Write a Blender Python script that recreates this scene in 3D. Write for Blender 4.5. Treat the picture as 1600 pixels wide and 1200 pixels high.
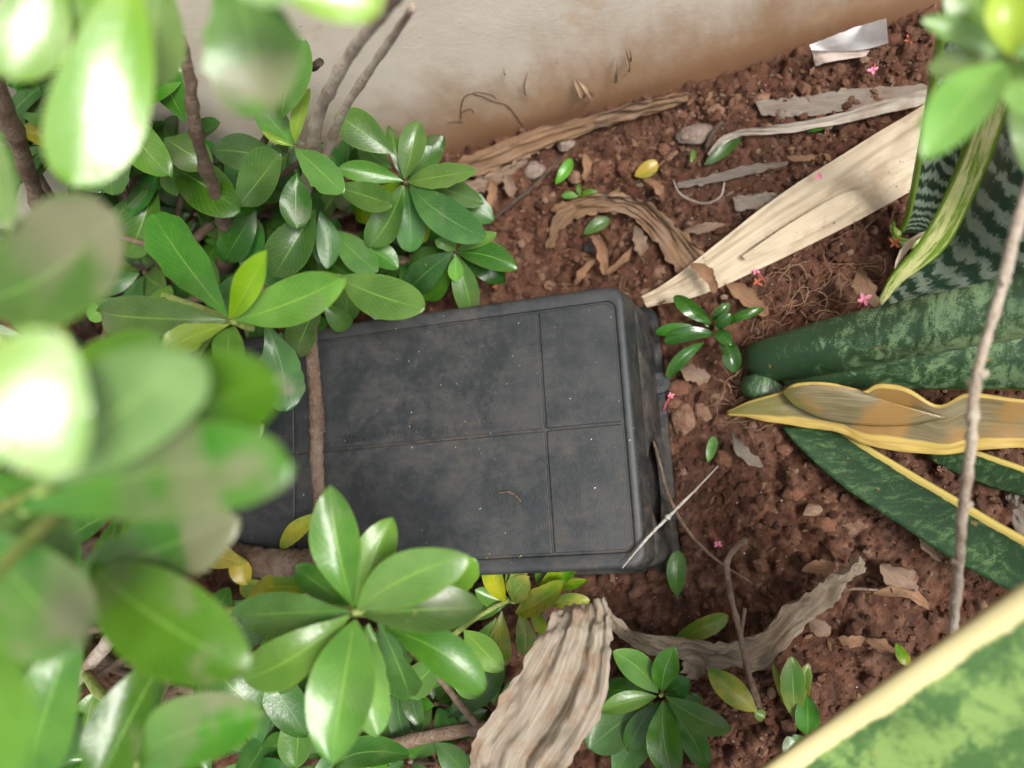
import bpy, bmesh, math, random
import numpy as np
from mathutils import Vector, Matrix, Euler, noise as mnoise

# ------------------------------------------------------------------ camera, sky, sun, exposure
SC = bpy.context.scene
for o in list(bpy.data.objects): bpy.data.objects.remove(o)
COL = SC.collection
CAM_LOC = Vector((0.2188, -0.0622, 0.5918))
CAM_EUL = Euler((0.1614, 0.2986, -0.0605), 'XYZ')
F_PX = 1267.92                                   # focal length in pixels of a 1600 px wide picture
cd = bpy.data.cameras.new('camera'); cam = bpy.data.objects.new('camera', cd); COL.objects.link(cam)
cam.location = CAM_LOC; cam.rotation_euler = CAM_EUL
cd.sensor_width = 36.0; cd.sensor_fit = 'HORIZONTAL'; cd.lens = 36.0*F_PX/1600.0
cd.clip_start = 0.01; cd.clip_end = 200.0
cd.dof.use_dof = True; cd.dof.focus_distance = 0.50; cd.dof.aperture_fstop = cd.lens/6.4   # 6.4 mm wide phone lens opening
SC.camera = cam

SUN_EL, SUN_AZ = math.radians(60), math.radians(112)   # azimuth from +Y towards +X
w = bpy.data.worlds.new('World'); SC.world = w; w.use_nodes = True
nt = w.node_tree; nt.nodes.clear()
sky = nt.nodes.new('ShaderNodeTexSky'); sky.sky_type = 'NISHITA'; sky.sun_disc = False
sky.sun_elevation = SUN_EL; sky.sun_rotation = SUN_AZ; sky.dust_density = 4.0; sky.air_density = 1.0
hs = nt.nodes.new('ShaderNodeHueSaturation'); hs.inputs['Saturation'].default_value = 0.22   # thin overcast
bg = nt.nodes.new('ShaderNodeBackground'); bg.inputs['Strength'].default_value = 0.085
wo = nt.nodes.new('ShaderNodeOutputWorld')
nt.links.new(sky.outputs[0], hs.inputs['Color']); nt.links.new(hs.outputs[0], bg.inputs[0]); nt.links.new(bg.outputs[0], wo.inputs[0])
sd = bpy.data.lights.new('sun', 'SUN'); sd.energy = 1.5; sd.angle = math.radians(16); sd.color = (1.0, 0.96, 0.9)
sun = bpy.data.objects.new('sun', sd); COL.objects.link(sun)
sdir = Vector((math.sin(SUN_AZ)*math.cos(SUN_EL), math.cos(SUN_AZ)*math.cos(SUN_EL), math.sin(SUN_EL)))
sun.rotation_euler = sdir.to_track_quat('Z', 'Y').to_euler(); sun.location = (0, 0, 3)
SC.view_settings.view_transform = 'Standard'; SC.view_settings.look = 'None'
SC.view_settings.exposure = 1.68; SC.view_settings.gamma = 1.0
SC.render.resolution_x = 1024; SC.render.resolution_y = 768

# ------------------------------------------------------------------ pixel -> place helpers
RM = CAM_EUL.to_matrix()
WALL_A, WALL_B = 0.249, 0.0945                   # foot of the wall: y = A + B*x
def ray(px, py): return RM @ Vector(((px-800)/F_PX, -(py-600)/F_PX, -1.0))
def UW(px, py, off=0.0):                         # where a pixel's ray meets the wall face
    d = ray(px, py); t = (WALL_A - off + WALL_B*CAM_LOC.x - CAM_LOC.y)/(d.y - WALL_B*d.x)
    return CAM_LOC + d*t
def U(px, py, z):                                # where it reaches height z (never behind the wall)
    d = ray(px, py); t = (z - CAM_LOC.z)/d.z
    p = CAM_LOC + d*t
    if p.y > WALL_A + WALL_B*p.x - 0.012:
        q = UW(px, py, 0.012 + 0.02*random.random())
        if q.z > z: return q
    return p
def mpp(p): return max(0.02, -((RM.transposed() @ (p - CAM_LOC)).z))/F_PX   # metres per pixel there

rnd = random.Random(7)
random.seed(11)
nrng = np.random.default_rng(5)

# ------------------------------------------------------------------ object helpers
def tag(o, label=None, cat=None, group=None, kind=None):
    if label: o['label'] = label
    if cat: o['category'] = cat
    if group: o['group'] = group
    if kind: o['kind'] = kind
    return o
def mesh_obj(name, verts, faces, mat, parent=None, uvs=None, smooth=True):
    me = bpy.data.meshes.new(name); me.from_pydata([tuple(v) for v in verts], [], faces); 
    if uvs is not None:
        ul = me.uv_layers.new(name='UVMap'); li = np.empty(len(me.loops), dtype=np.int32)
        me.loops.foreach_get('vertex_index', li); ul.data.foreach_set('uv', np.asarray(uvs, dtype=np.float32)[li].ravel())
    if smooth: me.polygons.foreach_set('use_smooth', [True]*len(me.polygons))
    me.materials.append(mat); me.update()
    o = bpy.data.objects.new(name, me); COL.objects.link(o)
    if parent: o.parent = parent; o.matrix_parent_inverse = Matrix.Translation(-parent.location)
    return o
def empty(name, loc):
    o = bpy.data.objects.new(name, None); COL.objects.link(o); o.location = loc; o.empty_display_size = 0.02
    return o
def solidify(o, t, off=-1.0):
    m = o.modifiers.new('thickness', 'SOLIDIFY'); m.thickness = t; m.offset = off; return o

# ------------------------------------------------------------------ materials
def newmat(name):
    m = bpy.data.materials.new(name); m.use_nodes = True; n = m.node_tree; n.nodes.clear()
    return m, n
class NT:
    def __init__(s, n): s.n = n
    def node(s, typ, **kw):
        nd = s.n.nodes.new(typ)
        for k, v in kw.items(): setattr(nd, k, v)
        return nd
    def link(s, a, b): s.n.links.new(a, b)
    def val(s, sock, v):
        if hasattr(v, 'bl_idname') or hasattr(v, 'is_output'): s.link(v, sock)
        else: sock.default_value = v
    def math(s, op, a, b=0.0, clamp=False):
        nd = s.node('ShaderNodeMath', operation=op, use_clamp=clamp); s.val(nd.inputs[0], a); s.val(nd.inputs[1], b); return nd.outputs[0]
    def mix(s, f, a, b, blend='MIX'):
        nd = s.node('ShaderNodeMix', data_type='RGBA', blend_type=blend)
        s.val(nd.inputs[0], f); s.val(nd.inputs[6], rgba(a)); s.val(nd.inputs[7], rgba(b)); return nd.outputs[2]
    def noise(s, vec, scale, detail=4.0, rough=0.55, dist=0.0, out=0):
        nd = s.node('ShaderNodeTexNoise'); s.link(vec, nd.inputs['Vector']); nd.inputs['Scale'].default_value = scale
        nd.inputs['Detail'].default_value = detail; nd.inputs['Roughness'].default_value = rough; nd.inputs['Distortion'].default_value = dist
        return nd.outputs[out]
    def mapr(s, v, a, b, c=0.0, d=1.0, smooth=True):
        nd = s.node('ShaderNodeMapRange', interpolation_type='SMOOTHSTEP' if smooth else 'LINEAR')
        s.val(nd.inputs[0], v); nd.inputs[1].default_value = a; nd.inputs[2].default_value = b; nd.inputs[3].default_value = c; nd.inputs[4].default_value = d
        return nd.outputs[0]
    def ramp(s, f, stops):
        nd = s.node('ShaderNodeValToRGB'); e = nd.color_ramp.elements
        while len(e) < len(stops): e.new(0.5)
        for i, (p, c) in enumerate(stops): e[i].position = p; e[i].color = rgba(c)
        s.link(f, nd.inputs[0]); return nd.outputs[0]
    def scalev(s, vec, sc):
        nd = s.node('ShaderNodeMapping'); s.link(vec, nd.inputs[0]); nd.inputs['Scale'].default_value = sc; return nd.outputs[0]
    def bump(s, h, strength, dist):
        nd = s.node('ShaderNodeBump'); s.link(h, nd.inputs['Height']); nd.inputs['Strength'].default_value = strength; nd.inputs['Distance'].default_value = dist
        return nd.outputs[0]
    def principled(s, col, rough=0.5, spec=0.5, normal=None, **kw):
        p = s.node('ShaderNodeBsdfPrincipled'); s.val(p.inputs['Base Color'], rgba(col)); s.val(p.inputs['Roughness'], rough)
        p.inputs['Specular IOR Level'].default_value = spec
        if normal is not None: s.link(normal, p.inputs['Normal'])
        for k, v in kw.items(): s.val(p.inputs[k], v)
        return p.outputs[0]
    def out(s, sh):
        o = s.node('ShaderNodeOutputMaterial'); s.link(sh, o.inputs[0])
def rgba(c):
    return (*c, 1.0) if isinstance(c, (tuple, list)) and len(c) == 3 else c

def leaf_mat(name, c1, c2, rib, rough=0.28, patch=None, patch_amt=0.0, transl=0.2, tcol=None, spots=None, edge=None, spec=0.35, pth=(0.56, 0.70)):
    m, n = newmat(name); t = NT(n)
    uv = t.node('ShaderNodeUVMap').outputs[0]; sep = t.node('ShaderNodeSeparateXYZ'); t.link(uv, sep.inputs[0])
    u, v = sep.outputs[0], sep.outputs[1]
    info = t.node('ShaderNodeObjectInfo'); rn = info.outputs['Random']
    oc = t.node('ShaderNodeTexCoord').outputs['Object']
    va = t.math('ABSOLUTE', t.math('SUBTRACT', v, 0.5))
    n1 = t.noise(oc, 45.0, 4.0)
    col = t.mix(t.mapr(n1, 0.35, 0.68), c1, c2)
    hsv = t.node('ShaderNodeHueSaturation'); t.link(col, hsv.inputs['Color'])
    t.link(t.mapr(rn, 0, 1, 0.478, 0.512, False), hsv.inputs['Hue']); t.link(t.mapr(t.math('FRACT', t.math('MULTIPLY', rn, 7.3)), 0, 1, 0.75, 1.25, False), hsv.inputs['Value'])
    t.link(t.mapr(t.math('FRACT', t.math('MULTIPLY', rn, 3.1)), 0, 1, 0.85, 1.05, False), hsv.inputs['Saturation'])
    col = hsv.outputs[0]
    # side veins
    vein = t.math('SINE', t.math('ADD', t.math('MULTIPLY', u, 75.0), t.math('MULTIPLY', va, -55.0)))
    vein = t.mapr(vein, 0.75, 1.0)
    col = t.mix(t.math('MULTIPLY', vein, 0.16), col, rib)
    mid = t.mapr(va, 0.0, 0.03, 1.0, 0.0)
    mid = t.math('MULTIPLY', mid, t.mapr(u, 0.55, 1.0, 1.0, 0.25))
    col = t.mix(t.math('MULTIPLY', mid, 0.75), col, rib)
    if edge: col = t.mix(t.mapr(va, 0.465, 0.5, 0.0, 0.8), col, edge)
    rough_s = rough
    if patch:
        ofs = t.node('ShaderNodeVectorMath', operation='ADD'); t.link(oc, ofs.inputs[0])
        cmb = t.node('ShaderNodeCombineXYZ'); t.link(rn, cmb.inputs[0]); t.link(rn, cmb.inputs[1]); t.link(cmb.outputs[0], ofs.inputs[1])
        pm = t.mapr(t.noise(ofs.outputs[0], 32.0, 3.0, 0.5), *pth)
        pm = t.math('MULTIPLY', pm, t.mapr(u, 0.35, 0.8, 0.25, 1.0)); pm = t.math('MULTIPLY', pm, patch_amt)
        col = t.mix(pm, col, patch); rough_s = t.math('ADD', rough, t.math('MULTIPLY', pm, 0.2))
    if spots:
        sm = t.mapr(t.noise(oc, 260.0, 2.0), 0.62, 0.7); sm = t.math('MULTIPLY', sm, t.mapr(n1, 0.4, 0.6))
        col = t.mix(sm, col, spots)
    pit = t.math('MULTIPLY', t.mapr(t.noise(oc, 310.0, 2.0), 0.70, 0.74), t.mapr(t.noise(oc, 26.0, 2.0), 0.5, 0.6)); col = t.mix(t.math('MULTIPLY', pit, 0.8), col, (0.20, 0.15, 0.06))
    dst = t.mapr(t.noise(oc, 1100.0, 2.0), 0.69, 0.74, 0.0, 0.35); col = t.mix(dst, col, (0.40, 0.40, 0.30))
    geo = t.node('ShaderNodeNewGeometry')
    under = t.mix(0.35, col, (0.30, 0.36, 0.16))
    colf = t.mix(geo.outputs['Backfacing'], col, under)
    hgt = t.math('ADD', t.math('MULTIPLY', mid, -0.6), t.math('ADD', t.math('MULTIPLY', vein, 0.12), t.noise(oc, 400.0, 2.0)))
    nrm = t.bump(hgt, 0.085, 0.002)
    p = t.principled(colf, rough_s, spec, nrm)
    tr = t.node('ShaderNodeBsdfTranslucent'); 
    t.link(t.mix(1.0, colf, rgba(tcol or (0.95, 0.95, 0.5)), 'MULTIPLY'), tr.inputs[0])
    mx = t.node('ShaderNodeMixShader'); mx.inputs[0].default_value = transl; t.link(p, mx.inputs[1]); t.link(tr.outputs[0], mx.inputs[2])
    t.out(mx.outputs[0]); return m

GREY = (0.20, 0.17, 0.13)
SP = (0.16, 0.10, 0.035)
LM = dict(
    m=leaf_mat('leaf_green', (0.028, 0.104, 0.009), (0.050, 0.142, 0.014), (0.15, 0.29, 0.05), patch=GREY, patch_amt=0.3, edge=(0.07, 0.16, 0.02)),
    g=leaf_mat('leaf_bright', (0.055, 0.172, 0.013), (0.085, 0.215, 0.020), (0.20, 0.34, 0.05), patch=GREY, patch_amt=0.18, edge=(0.12, 0.23, 0.02)),
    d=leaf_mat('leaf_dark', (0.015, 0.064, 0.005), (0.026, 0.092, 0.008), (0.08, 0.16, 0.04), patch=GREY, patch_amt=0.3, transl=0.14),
    b=leaf_mat('leaf_bluish', (0.025, 0.092, 0.015), (0.042, 0.126, 0.021), (0.11, 0.21, 0.06), rough=0.34, patch=GREY, patch_amt=0.5, transl=0.16),
    y=leaf_mat('leaf_young', (0.175, 0.330, 0.006), (0.225, 0.370, 0.012), (0.34, 0.46, 0.07), transl=0.35, edge=(0.33, 0.42, 0.04)),
    s=leaf_mat('leaf_spotted', (0.060, 0.175, 0.007), (0.250, 0.255, 0.014), (0.28, 0.32, 0.06), spots=(0.18, 0.09, 0.02), edge=(0.26, 0.24, 0.03)),
    l=leaf_mat('leaf_yellow', (0.300, 0.235, 0.012), (0.160, 0.185, 0.012), (0.42, 0.36, 0.07), spots=(0.13, 0.07, 0.02), transl=0.3),
    p=leaf_mat('leaf_pale', (0.115, 0.230, 0.050), (0.160, 0.290, 0.075), (0.28, 0.42, 0.12), transl=0.25, rough=0.26),
    k=leaf_mat('leaf_dull_tipped', (0.042, 0.135, 0.012), (0.066, 0.170, 0.018), (0.15, 0.30, 0.05), patch=(0.20, 0.165, 0.12), patch_amt=0.62, edge=(0.10, 0.2, 0.02), pth=(0.46, 0.60)),
    w=leaf_mat('leaf_waxy', (0.13, 0.29, 0.010), (0.18, 0.33, 0.018), (0.30, 0.44, 0.08), transl=0.3, rough=0.24, spec=1.0, pth=(0.5, 0.6), edge=(0.24, 0.36, 0.03)),
    e=leaf_mat('leaf_glossy', (0.012, 0.066, 0.004), (0.020, 0.092, 0.006), (0.05, 0.14, 0.02), rough=0.2, transl=0.12))

def bark_mat(name, c1, c2, c3, sc=1.0):
    m, n = newmat(name); t = NT(n); oc = t.node('ShaderNodeTexCoord').outputs['Object']
    a = t.noise(oc, 90*sc, 5, 0.65); b = t.noise(oc, 380*sc, 4, 0.7); c = t.noise(oc, 30*sc, 3)
    col = t.mix(t.mapr(a, 0.35, 0.65), c1, c2); col = t.mix(t.math('MULTIPLY', t.mapr(c, 0.5, 0.68), 0.8), col, c3)
    col = t.mix(t.mapr(b, 0.6, 0.75, 0.0, 0.6), col, tuple(x*0.45 for x in c1))
    t.out(t.principled(col, 0.85, 0.2, t.bump(t.math('ADD', a, b), 1.0, 0.0035))); return m
BARK = bark_mat('bark_brown', (0.14, 0.095, 0.065), (0.22, 0.16, 0.115), (0.10, 0.055, 0.035))
BARK_RED = bark_mat('bark_soiled', (0.105, 0.066, 0.045), (0.165, 0.112, 0.080), (0.21, 0.16, 0.125))
BARK_PALE = bark_mat('bark_pale', (0.40, 0.325, 0.25), (0.52, 0.45, 0.37), (0.21, 0.14, 0.10))
BARK_DARK = bark_mat('bark_dark', (0.06, 0.042, 0.032), (0.11, 0.08, 0.06), (0.04, 0.03, 0.02))
GREYTWIG = bark_mat('twig_grey', (0.26, 0.21, 0.18), (0.38, 0.33, 0.29), (0.16, 0.12, 0.09))
STRAW = bark_mat('straw_white', (0.32, 0.29, 0.26), (0.46, 0.43, 0.40), (0.20, 0.16, 0.13))
YBARK = bark_mat('shoot_green', (0.25, 0.33, 0.08), (0.33, 0.40, 0.12), (0.22, 0.20, 0.08))
FIBRE = bark_mat('root_fibre', (0.30, 0.17, 0.10), (0.40, 0.26, 0.17), (0.2, 0.11, 0.07))

def dry_mat(name, c1, c2, c3, dark, streak=60.0, rough=0.75, transl=0.15, spots=False, bumpd=0.0015, dist=0.4):
    m, n = newmat(name); t = NT(n); uv = t.node('ShaderNodeUVMap').outputs[0]; oc = t.node('ShaderNodeTexCoord').outputs['Object']
    st = t.noise(t.scalev(uv, (3.0, streak, 1.0)), 1.0, 6.0, 0.65, dist); st2 = t.noise(t.scalev(uv, (6.0, streak*3, 1.0)), 1.0, 3.0, 0.6)
    bl = t.noise(oc, 55.0, 5.0, 0.6); fine = t.noise(oc, 500.0, 3.0)
    col = t.mix(t.mapr(st, 0.32, 0.68), c1, c2); col = t.mix(t.mapr(bl, 0.48, 0.68, 0.0, 0.75), col, c3)
    col = t.mix(t.mapr(st2, 0.58, 0.75, 0.0, 0.65), col, dark)
    if spots:
        col = t.mix(t.math('MULTIPLY', t.mapr(t.noise(oc, 330.0, 2.0), 0.66, 0.72), t.mapr(t.noise(oc, 22.0, 2.0), 0.48, 0.62)), col, (0.09, 0.055, 0.035))
    nr = t.bump(t.math('ADD', st, t.math('ADD', t.math('MULTIPLY', st2, 0.5), t.math('MULTIPLY', fine, 0.3))), 0.8, bumpd)
    p = t.principled(col, rough, 0.3, nr)
    tr = t.node('ShaderNodeBsdfTranslucent'); t.link(col, tr.inputs[0])
    mx = t.node('ShaderNodeMixShader'); mx.inputs[0].default_value = transl; t.link(p, mx.inputs[1]); t.link(tr.outputs[0], mx.inputs[2])
    t.out(mx.outputs[0]); return m
DRY_CREAM = dry_mat('dry_cream', (0.40, 0.325, 0.225), (0.46, 0.39, 0.285), (0.34, 0.26, 0.17), (0.30, 0.23, 0.15), 16.0, 0.55, 0.12, True, 0.0004, 0.1)
DRY_PALE = dry_mat('dry_pale', (0.42, 0.36, 0.29), (0.54, 0.49, 0.42), (0.32, 0.25, 0.19), (0.22, 0.17, 0.13), 14.0)
DRY_GREY = dry_mat('dry_grey', (0.19, 0.145, 0.10), (0.30, 0.25, 0.185), (0.17, 0.115, 0.075), (0.08, 0.055, 0.035), 30.0)
DRY_WOOD = dry_mat('dry_woody', (0.165, 0.135, 0.10), (0.27, 0.235, 0.185), (0.18, 0.115, 0.07), (0.08, 0.058, 0.038), 26.0, 0.85, 0.06, False, 0.0007, 0.15)
DRY_BROWN = dry_mat('dry_brown', (0.16, 0.088, 0.045), (0.27, 0.17, 0.10), (0.24, 0.165, 0.115), (0.09, 0.05, 0.03), 26.0)
DRY_SOIL = dry_mat('dry_soiled', (0.20, 0.13, 0.09), (0.29, 0.21, 0.15), (0.16, 0.09, 0.06), (0.10, 0.06, 0.04), 24.0)
DRY_ASH = dry_mat('dry_ash', (0.20, 0.165, 0.135), (0.29, 0.25, 0.21), (0.22, 0.15, 0.11), (0.12, 0.09, 0.07), 30.0)
DRY_TAN = dry_mat('dry_tan', (0.22, 0.115, 0.060), (0.30, 0.18, 0.105), (0.16, 0.085, 0.048), (0.09, 0.05, 0.03), 14.0)

def snake_mat(name, dark, pale, margin, mw=0.06, lo=0, banded=1.0, thr=(0.47, 0.56), left=True, right=True, su=34.0, grow=0.0, zig=0.0):
    """cross-banded blade: dark green with paler feathery zigzags, coloured margin"""
    m, n = newmat(name); t = NT(n); uv = t.node('ShaderNodeUVMap').outputs[0]; oc = t.node('ShaderNodeTexCoord').outputs['Object']
    sep = t.node('ShaderNodeSeparateXYZ'); t.link(uv, sep.inputs[0]); u, v = sep.outputs[0], sep.outputs[1]
    big = t.noise(t.scalev(uv, (su*0.35, 2.2, 1.0)), 1.0, 2.0, 0.5)
    band = t.noise(t.scalev(uv, (su, 5.0, 1.0)), 1.0, 5.0, 0.72, 0.5)
    fine = t.noise(t.scalev(uv, (su*6.0, 60.0, 1.0)), 1.0, 5.0, 0.85)
    s = t.math('ADD', t.math('MULTIPLY', band, 0.55*banded), t.math('ADD', t.math('MULTIPLY', big, 0.25), t.math('MULTIPLY', fine, 0.5)))
    k = 0.55*banded*0.5 + 0.375
    if grow: s = t.math('ADD', s, t.mapr(u, 0.0, 0.5, -grow, grow*0.12))
    if zig:
        wv = t.math('SINE', t.math('ADD', t.math('MULTIPLY', u, zig), t.math('MULTIPLY', t.math('SUBTRACT', t.noise(t.scalev(uv, (9.0, 7.0, 1.0)), 1.0, 3.0, 0.6), 0.5), 9.0)))
        s = t.math('ADD', s, t.math('MULTIPLY', wv, 0.095))
    f = t.mapr(s, k-0.04+thr[0]-0.47, k+0.07+thr[0]-0.47)
    col = t.mix(f, dark, pale)
    blotch = t.noise(oc, 30.0, 3.0); col = t.mix(t.mapr(blotch, 0.4, 0.7, 0.0, 0.45), col, tuple(x*0.8 for x in dark))
    wob = t.math('MULTIPLY', t.math('SUBTRACT', t.noise(t.scalev(uv, (14.0, 3.0, 1.0)), 1.0, 4.0, 0.7), 0.5), mw*0.9)
    vv = t.math('ADD', v, wob)
    if left: col = t.mix(t.mapr(vv, mw*0.82, mw, 1.0, 0.0), col, margin)
    if right: col = t.mix(t.mapr(vv, 1-mw, 1-mw*0.82), col, margin)
    rust = t.math('MULTIPLY', t.mapr(t.noise(oc, 70.0, 4.0), 0.68, 0.74), 0.7); col = t.mix(rust, col, (0.25, 0.16, 0.05))
    dust = t.mapr(t.noise(oc, 900.0, 2.0), 0.70, 0.76, 0.0, 0.5); col = t.mix(dust, col, (0.4, 0.38, 0.3))
    ln = t.noise(t.scalev(uv, (2.0, 90.0, 1.0)), 1.0, 2.0)
    t.out(t.principled(col, 0.38, 0.5, t.bump(ln, 0.15, 0.001))); return m
SNAKE_DARK = snake_mat('snake_dark', (0.017, 0.044, 0.017), (0.130, 0.205, 0.100), (0.36, 0.33, 0.06), 0.03, thr=(0.485, 0.5), left=False, grow=0.16, su=44.0)
SNAKE_DARK1 = snake_mat('snake_dark_margin_one_side', (0.016, 0.044, 0.016), (0.080, 0.150, 0.056), (0.42, 0.33, 0.09), 0.13, right=False, thr=(0.51, 0.5), su=50.0)
SNAKE_BAND = snake_mat('snake_banded', (0.018, 0.045, 0.026), (0.27, 0.33, 0.25), (0.14, 0.24, 0.03), 0.12, banded=0.7, thr=(0.475, 0.5), su=60.0, zig=200.0)
SNAKE_BIG = snake_mat('snake_big', (0.022, 0.052, 0.030), (0.25, 0.31, 0.235), (0.15, 0.25, 0.03), 0.03, banded=0.9, right=False, su=46.0, zig=120.0, thr=(0.475, 0.5))
SNAKE_MARG = snake_mat('snake_margin', (0.15, 0.27, 0.020), (0.66, 0.66, 0.30), (0.15, 0.27, 0.025), 0.12, banded=1.2, thr=(0.42, 0.5), su=10.0)
SNAKE_LIGHT = snake_mat('snake_light', (0.042, 0.105, 0.026), (0.165, 0.265, 0.070), (0.58, 0.50, 0.25), 0.10, banded=1.3, right=False, thr=(0.455, 0.5), su=22.0)
def dying_mat(name='snake_dying', lower=True):
    m, n = newmat(name); t = NT(n); uv = t.node('ShaderNodeUVMap').outputs[0]; oc = t.node('ShaderNodeTexCoord').outputs['Object']
    sep = t.node('ShaderNodeSeparateXYZ'); t.link(uv, sep.inputs[0]); u, v = sep.outputs[0], sep.outputs[1]
    a = t.noise(t.scalev(uv, (3.0, 26.0, 1.0)), 1.0, 4.0); b = t.noise(oc, 28.0, 3.0)
    col = t.mix(t.mapr(a, 0.35, 0.65), (0.115, 0.095, 0.042), (0.20, 0.165, 0.09)); col = t.mix(t.mapr(b, 0.42, 0.6, 0, 0.85), col, (0.26, 0.145, 0.04))
    col = t.mix(t.mapr(u, 0.05, 0.3, 0.6, 0.0), col, (0.20, 0.20, 0.04))
    wob = t.math('MULTIPLY', t.math('SUBTRACT', t.noise(t.scalev(uv, (9.0, 2.0, 1.0)), 1.0, 3.0), 0.5), 0.06); vv = t.math('ADD', v, wob)
    yc = t.mix(t.mapr(t.noise(t.scalev(uv, (8.0, 14.0, 1.0)), 1.0, 4.0), 0.4, 0.7), (0.46, 0.335, 0.09), (0.35, 0.235, 0.06))
    if lower: col = t.mix(t.mapr(vv, 0.78, 0.83), col, yc)
    col = t.mix(t.mapr(vv, 0.04, 0.07, 1.0, 0.0), col, yc)
    p = t.principled(col, 0.3, 0.5, t.bump(a, 0.25, 0.001)); tr = t.node('ShaderNodeBsdfTranslucent'); t.link(col, tr.inputs[0])
    mx = t.node('ShaderNodeMixShader'); mx.inputs[0].default_value = 0.2; t.link(p, mx.inputs[1]); t.link(tr.outputs[0], mx.inputs[2]); t.out(mx.outputs[0]); return m
SNAKE_DYING = dying_mat(); SNAKE_FOLD = dying_mat('snake_dying_fold', False)

def soil_mat():
    m, n = newmat('soil'); t = NT(n); oc = t.node('ShaderNodeTexCoord').outputs['Object']
    at = t.node('ShaderNodeAttribute', attribute_name='tint'); ti = at.outputs['Fac']
    base = t.ramp(ti, [(0.0, (0.034, 0.015, 0.008)), (0.3, (0.088, 0.037, 0.021)), (0.6, (0.150, 0.067, 0.039)), (0.85, (0.225, 0.116, 0.073)), (1.0, (0.42, 0.28, 0.19))])
    big = t.noise(oc, 9.0, 4.0); col = t.mix(t.mapr(big, 0.42, 0.62, 0.0, 0.3), base, (0.16, 0.090, 0.062))
    red = t.noise(oc, 60.0, 4.0); col = t.mix(t.mapr(red, 0.5, 0.7, 0.0, 0.55), col, (0.165, 0.060, 0.032))
    fine = t.noise(oc, 700.0, 4.0, 0.7); col = t.mix(t.mapr(fine, 0.6, 0.8, 0.0, 0.35), col, (0.24, 0.15, 0.10))
    col = t.mix(t.mapr(t.noise(oc, 420.0, 2.0), 0.74, 0.78, 0.0, 0.7), col, (0.55, 0.5, 0.42))
    nr = t.bump(t.math('ADD', fine, t.noise(oc, 250.0, 5.0, 0.7)), 1.0, 0.004)
    t.out(t.principled(col, 0.9, 0.25, nr)); return m
SOIL = soil_mat()
def stone_mat(name, c1, c2):
    m, n = newmat(name); t = NT(n); oc = t.node('ShaderNodeTexCoord').outputs['Object']
    a = t.noise(oc, 120.0, 5.0, 0.65); b = t.noise(oc, 600.0, 3.0)
    t.out(t.principled(t.mix(t.mapr(a, 0.35, 0.65), c1, c2), 0.9, 0.2, t.bump(t.math('ADD', a, b), 0.8, 0.002))); return m
STONE_TAN = stone_mat('clod_tan', (0.14, 0.075, 0.048), (0.22, 0.135, 0.09)); STONE_GREY = stone_mat('stone_grey', (0.15, 0.11, 0.09), (0.23, 0.18, 0.15))
STONE_RED = stone_mat('clod_red', (0.105, 0.046, 0.027), (0.155, 0.075, 0.047)); STONE_AND_HOLE_SHADE = stone_mat('pebble_and_hole_shade', (0.03, 0.028, 0.03), (0.05, 0.045, 0.045))

def wall_mat():
    m, n = newmat('wall_paint'); t = NT(n); oc = t.node('ShaderNodeTexCoord').outputs['Object']; sep = t.node('ShaderNodeSeparateXYZ'); t.link(oc, sep.inputs[0])
    z = sep.outputs[2]
    a = t.noise(oc, 14.0, 5.0, 0.6); b = t.noise(t.scalev(oc, (22.0, 22.0, 9.0)), 1.0, 5.0, 0.65); f = t.noise(oc, 330.0, 4.0, 0.65); c = t.noise(oc, 6.0, 3.0)
    col = t.mix(t.mapr(a, 0.35, 0.65), (0.52, 0.462, 0.38), (0.60, 0.54, 0.455))
    # splashed red soil: reaches 3 to 9 cm up the foot of the wall, uneven
    b2 = t.noise(t.scalev(oc, (55.0, 55.0, 30.0)), 1.0, 6.0, 0.7); edge = t.math('ADD', t.math('MULTIPLY', b, 0.13), t.math('ADD', t.math('MULTIPLY', c, 0.06), t.math('MULTIPLY', t.math('SUBTRACT', b2, 0.5), 0.07)))
    st = t.mapr(t.math('SUBTRACT', z, edge), -0.085, 0.035, 1.0, 0.0)
    col = t.mix(t.math('MULTIPLY', st, 0.92), col, (0.31, 0.175, 0.085))
    low = t.mapr(t.math('SUBTRACT', z, t.math('MULTIPLY', b, 0.05)), -0.025, 0.012, 0.85, 0.0); col = t.mix(low, col, (0.24, 0.125, 0.065))
    col = t.mix(t.math('MULTIPLY', t.mapr(t.noise(oc, 24.0, 3.0), 0.62, 0.72), 0.45), col, (0.45, 0.30, 0.17))
    col = t.mix(t.mapr(t.noise(oc, 190.0, 2.0), 0.74, 0.78, 0, 0.7), col, (0.16, 0.11, 0.08))
    nr = t.bump(t.math('ADD', f, t.math('MULTIPLY', a, 3.0)), 0.13, 0.002)
    t.out(t.principled(col, 0.6, 0.35, nr)); return m
WALL = wall_mat()
def flat_mat(name, c, rough=0.6, spec=0.3, transl=0.0, c2=None, sc=120.0):
    m, n = newmat(name); t = NT(n); oc = t.node('ShaderNodeTexCoord').outputs['Object']
    a = t.noise(oc, sc, 4.0); col = t.mix(t.mapr(a, 0.35, 0.7), c, c2 or tuple(x*0.8 for x in c))
    p = t.principled(col, rough, spec, t.bump(a, 0.3, 0.001))
    if transl:
        tr = t.node('ShaderNodeBsdfTranslucent'); t.link(col, tr.inputs[0]); mx = t.node('ShaderNodeMixShader'); mx.inputs[0].default_value = transl
        t.link(p, mx.inputs[1]); t.link(tr.outputs[0], mx.inputs[2]); p = mx.outputs[0]
    t.out(p); return m
CRACK = flat_mat('crack_earth', (0.10, 0.062, 0.040)); FLAKE = flat_mat('flake_stained', (0.36, 0.25, 0.16), 0.7, c2=(0.22, 0.13, 0.08), sc=60.0)
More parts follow.
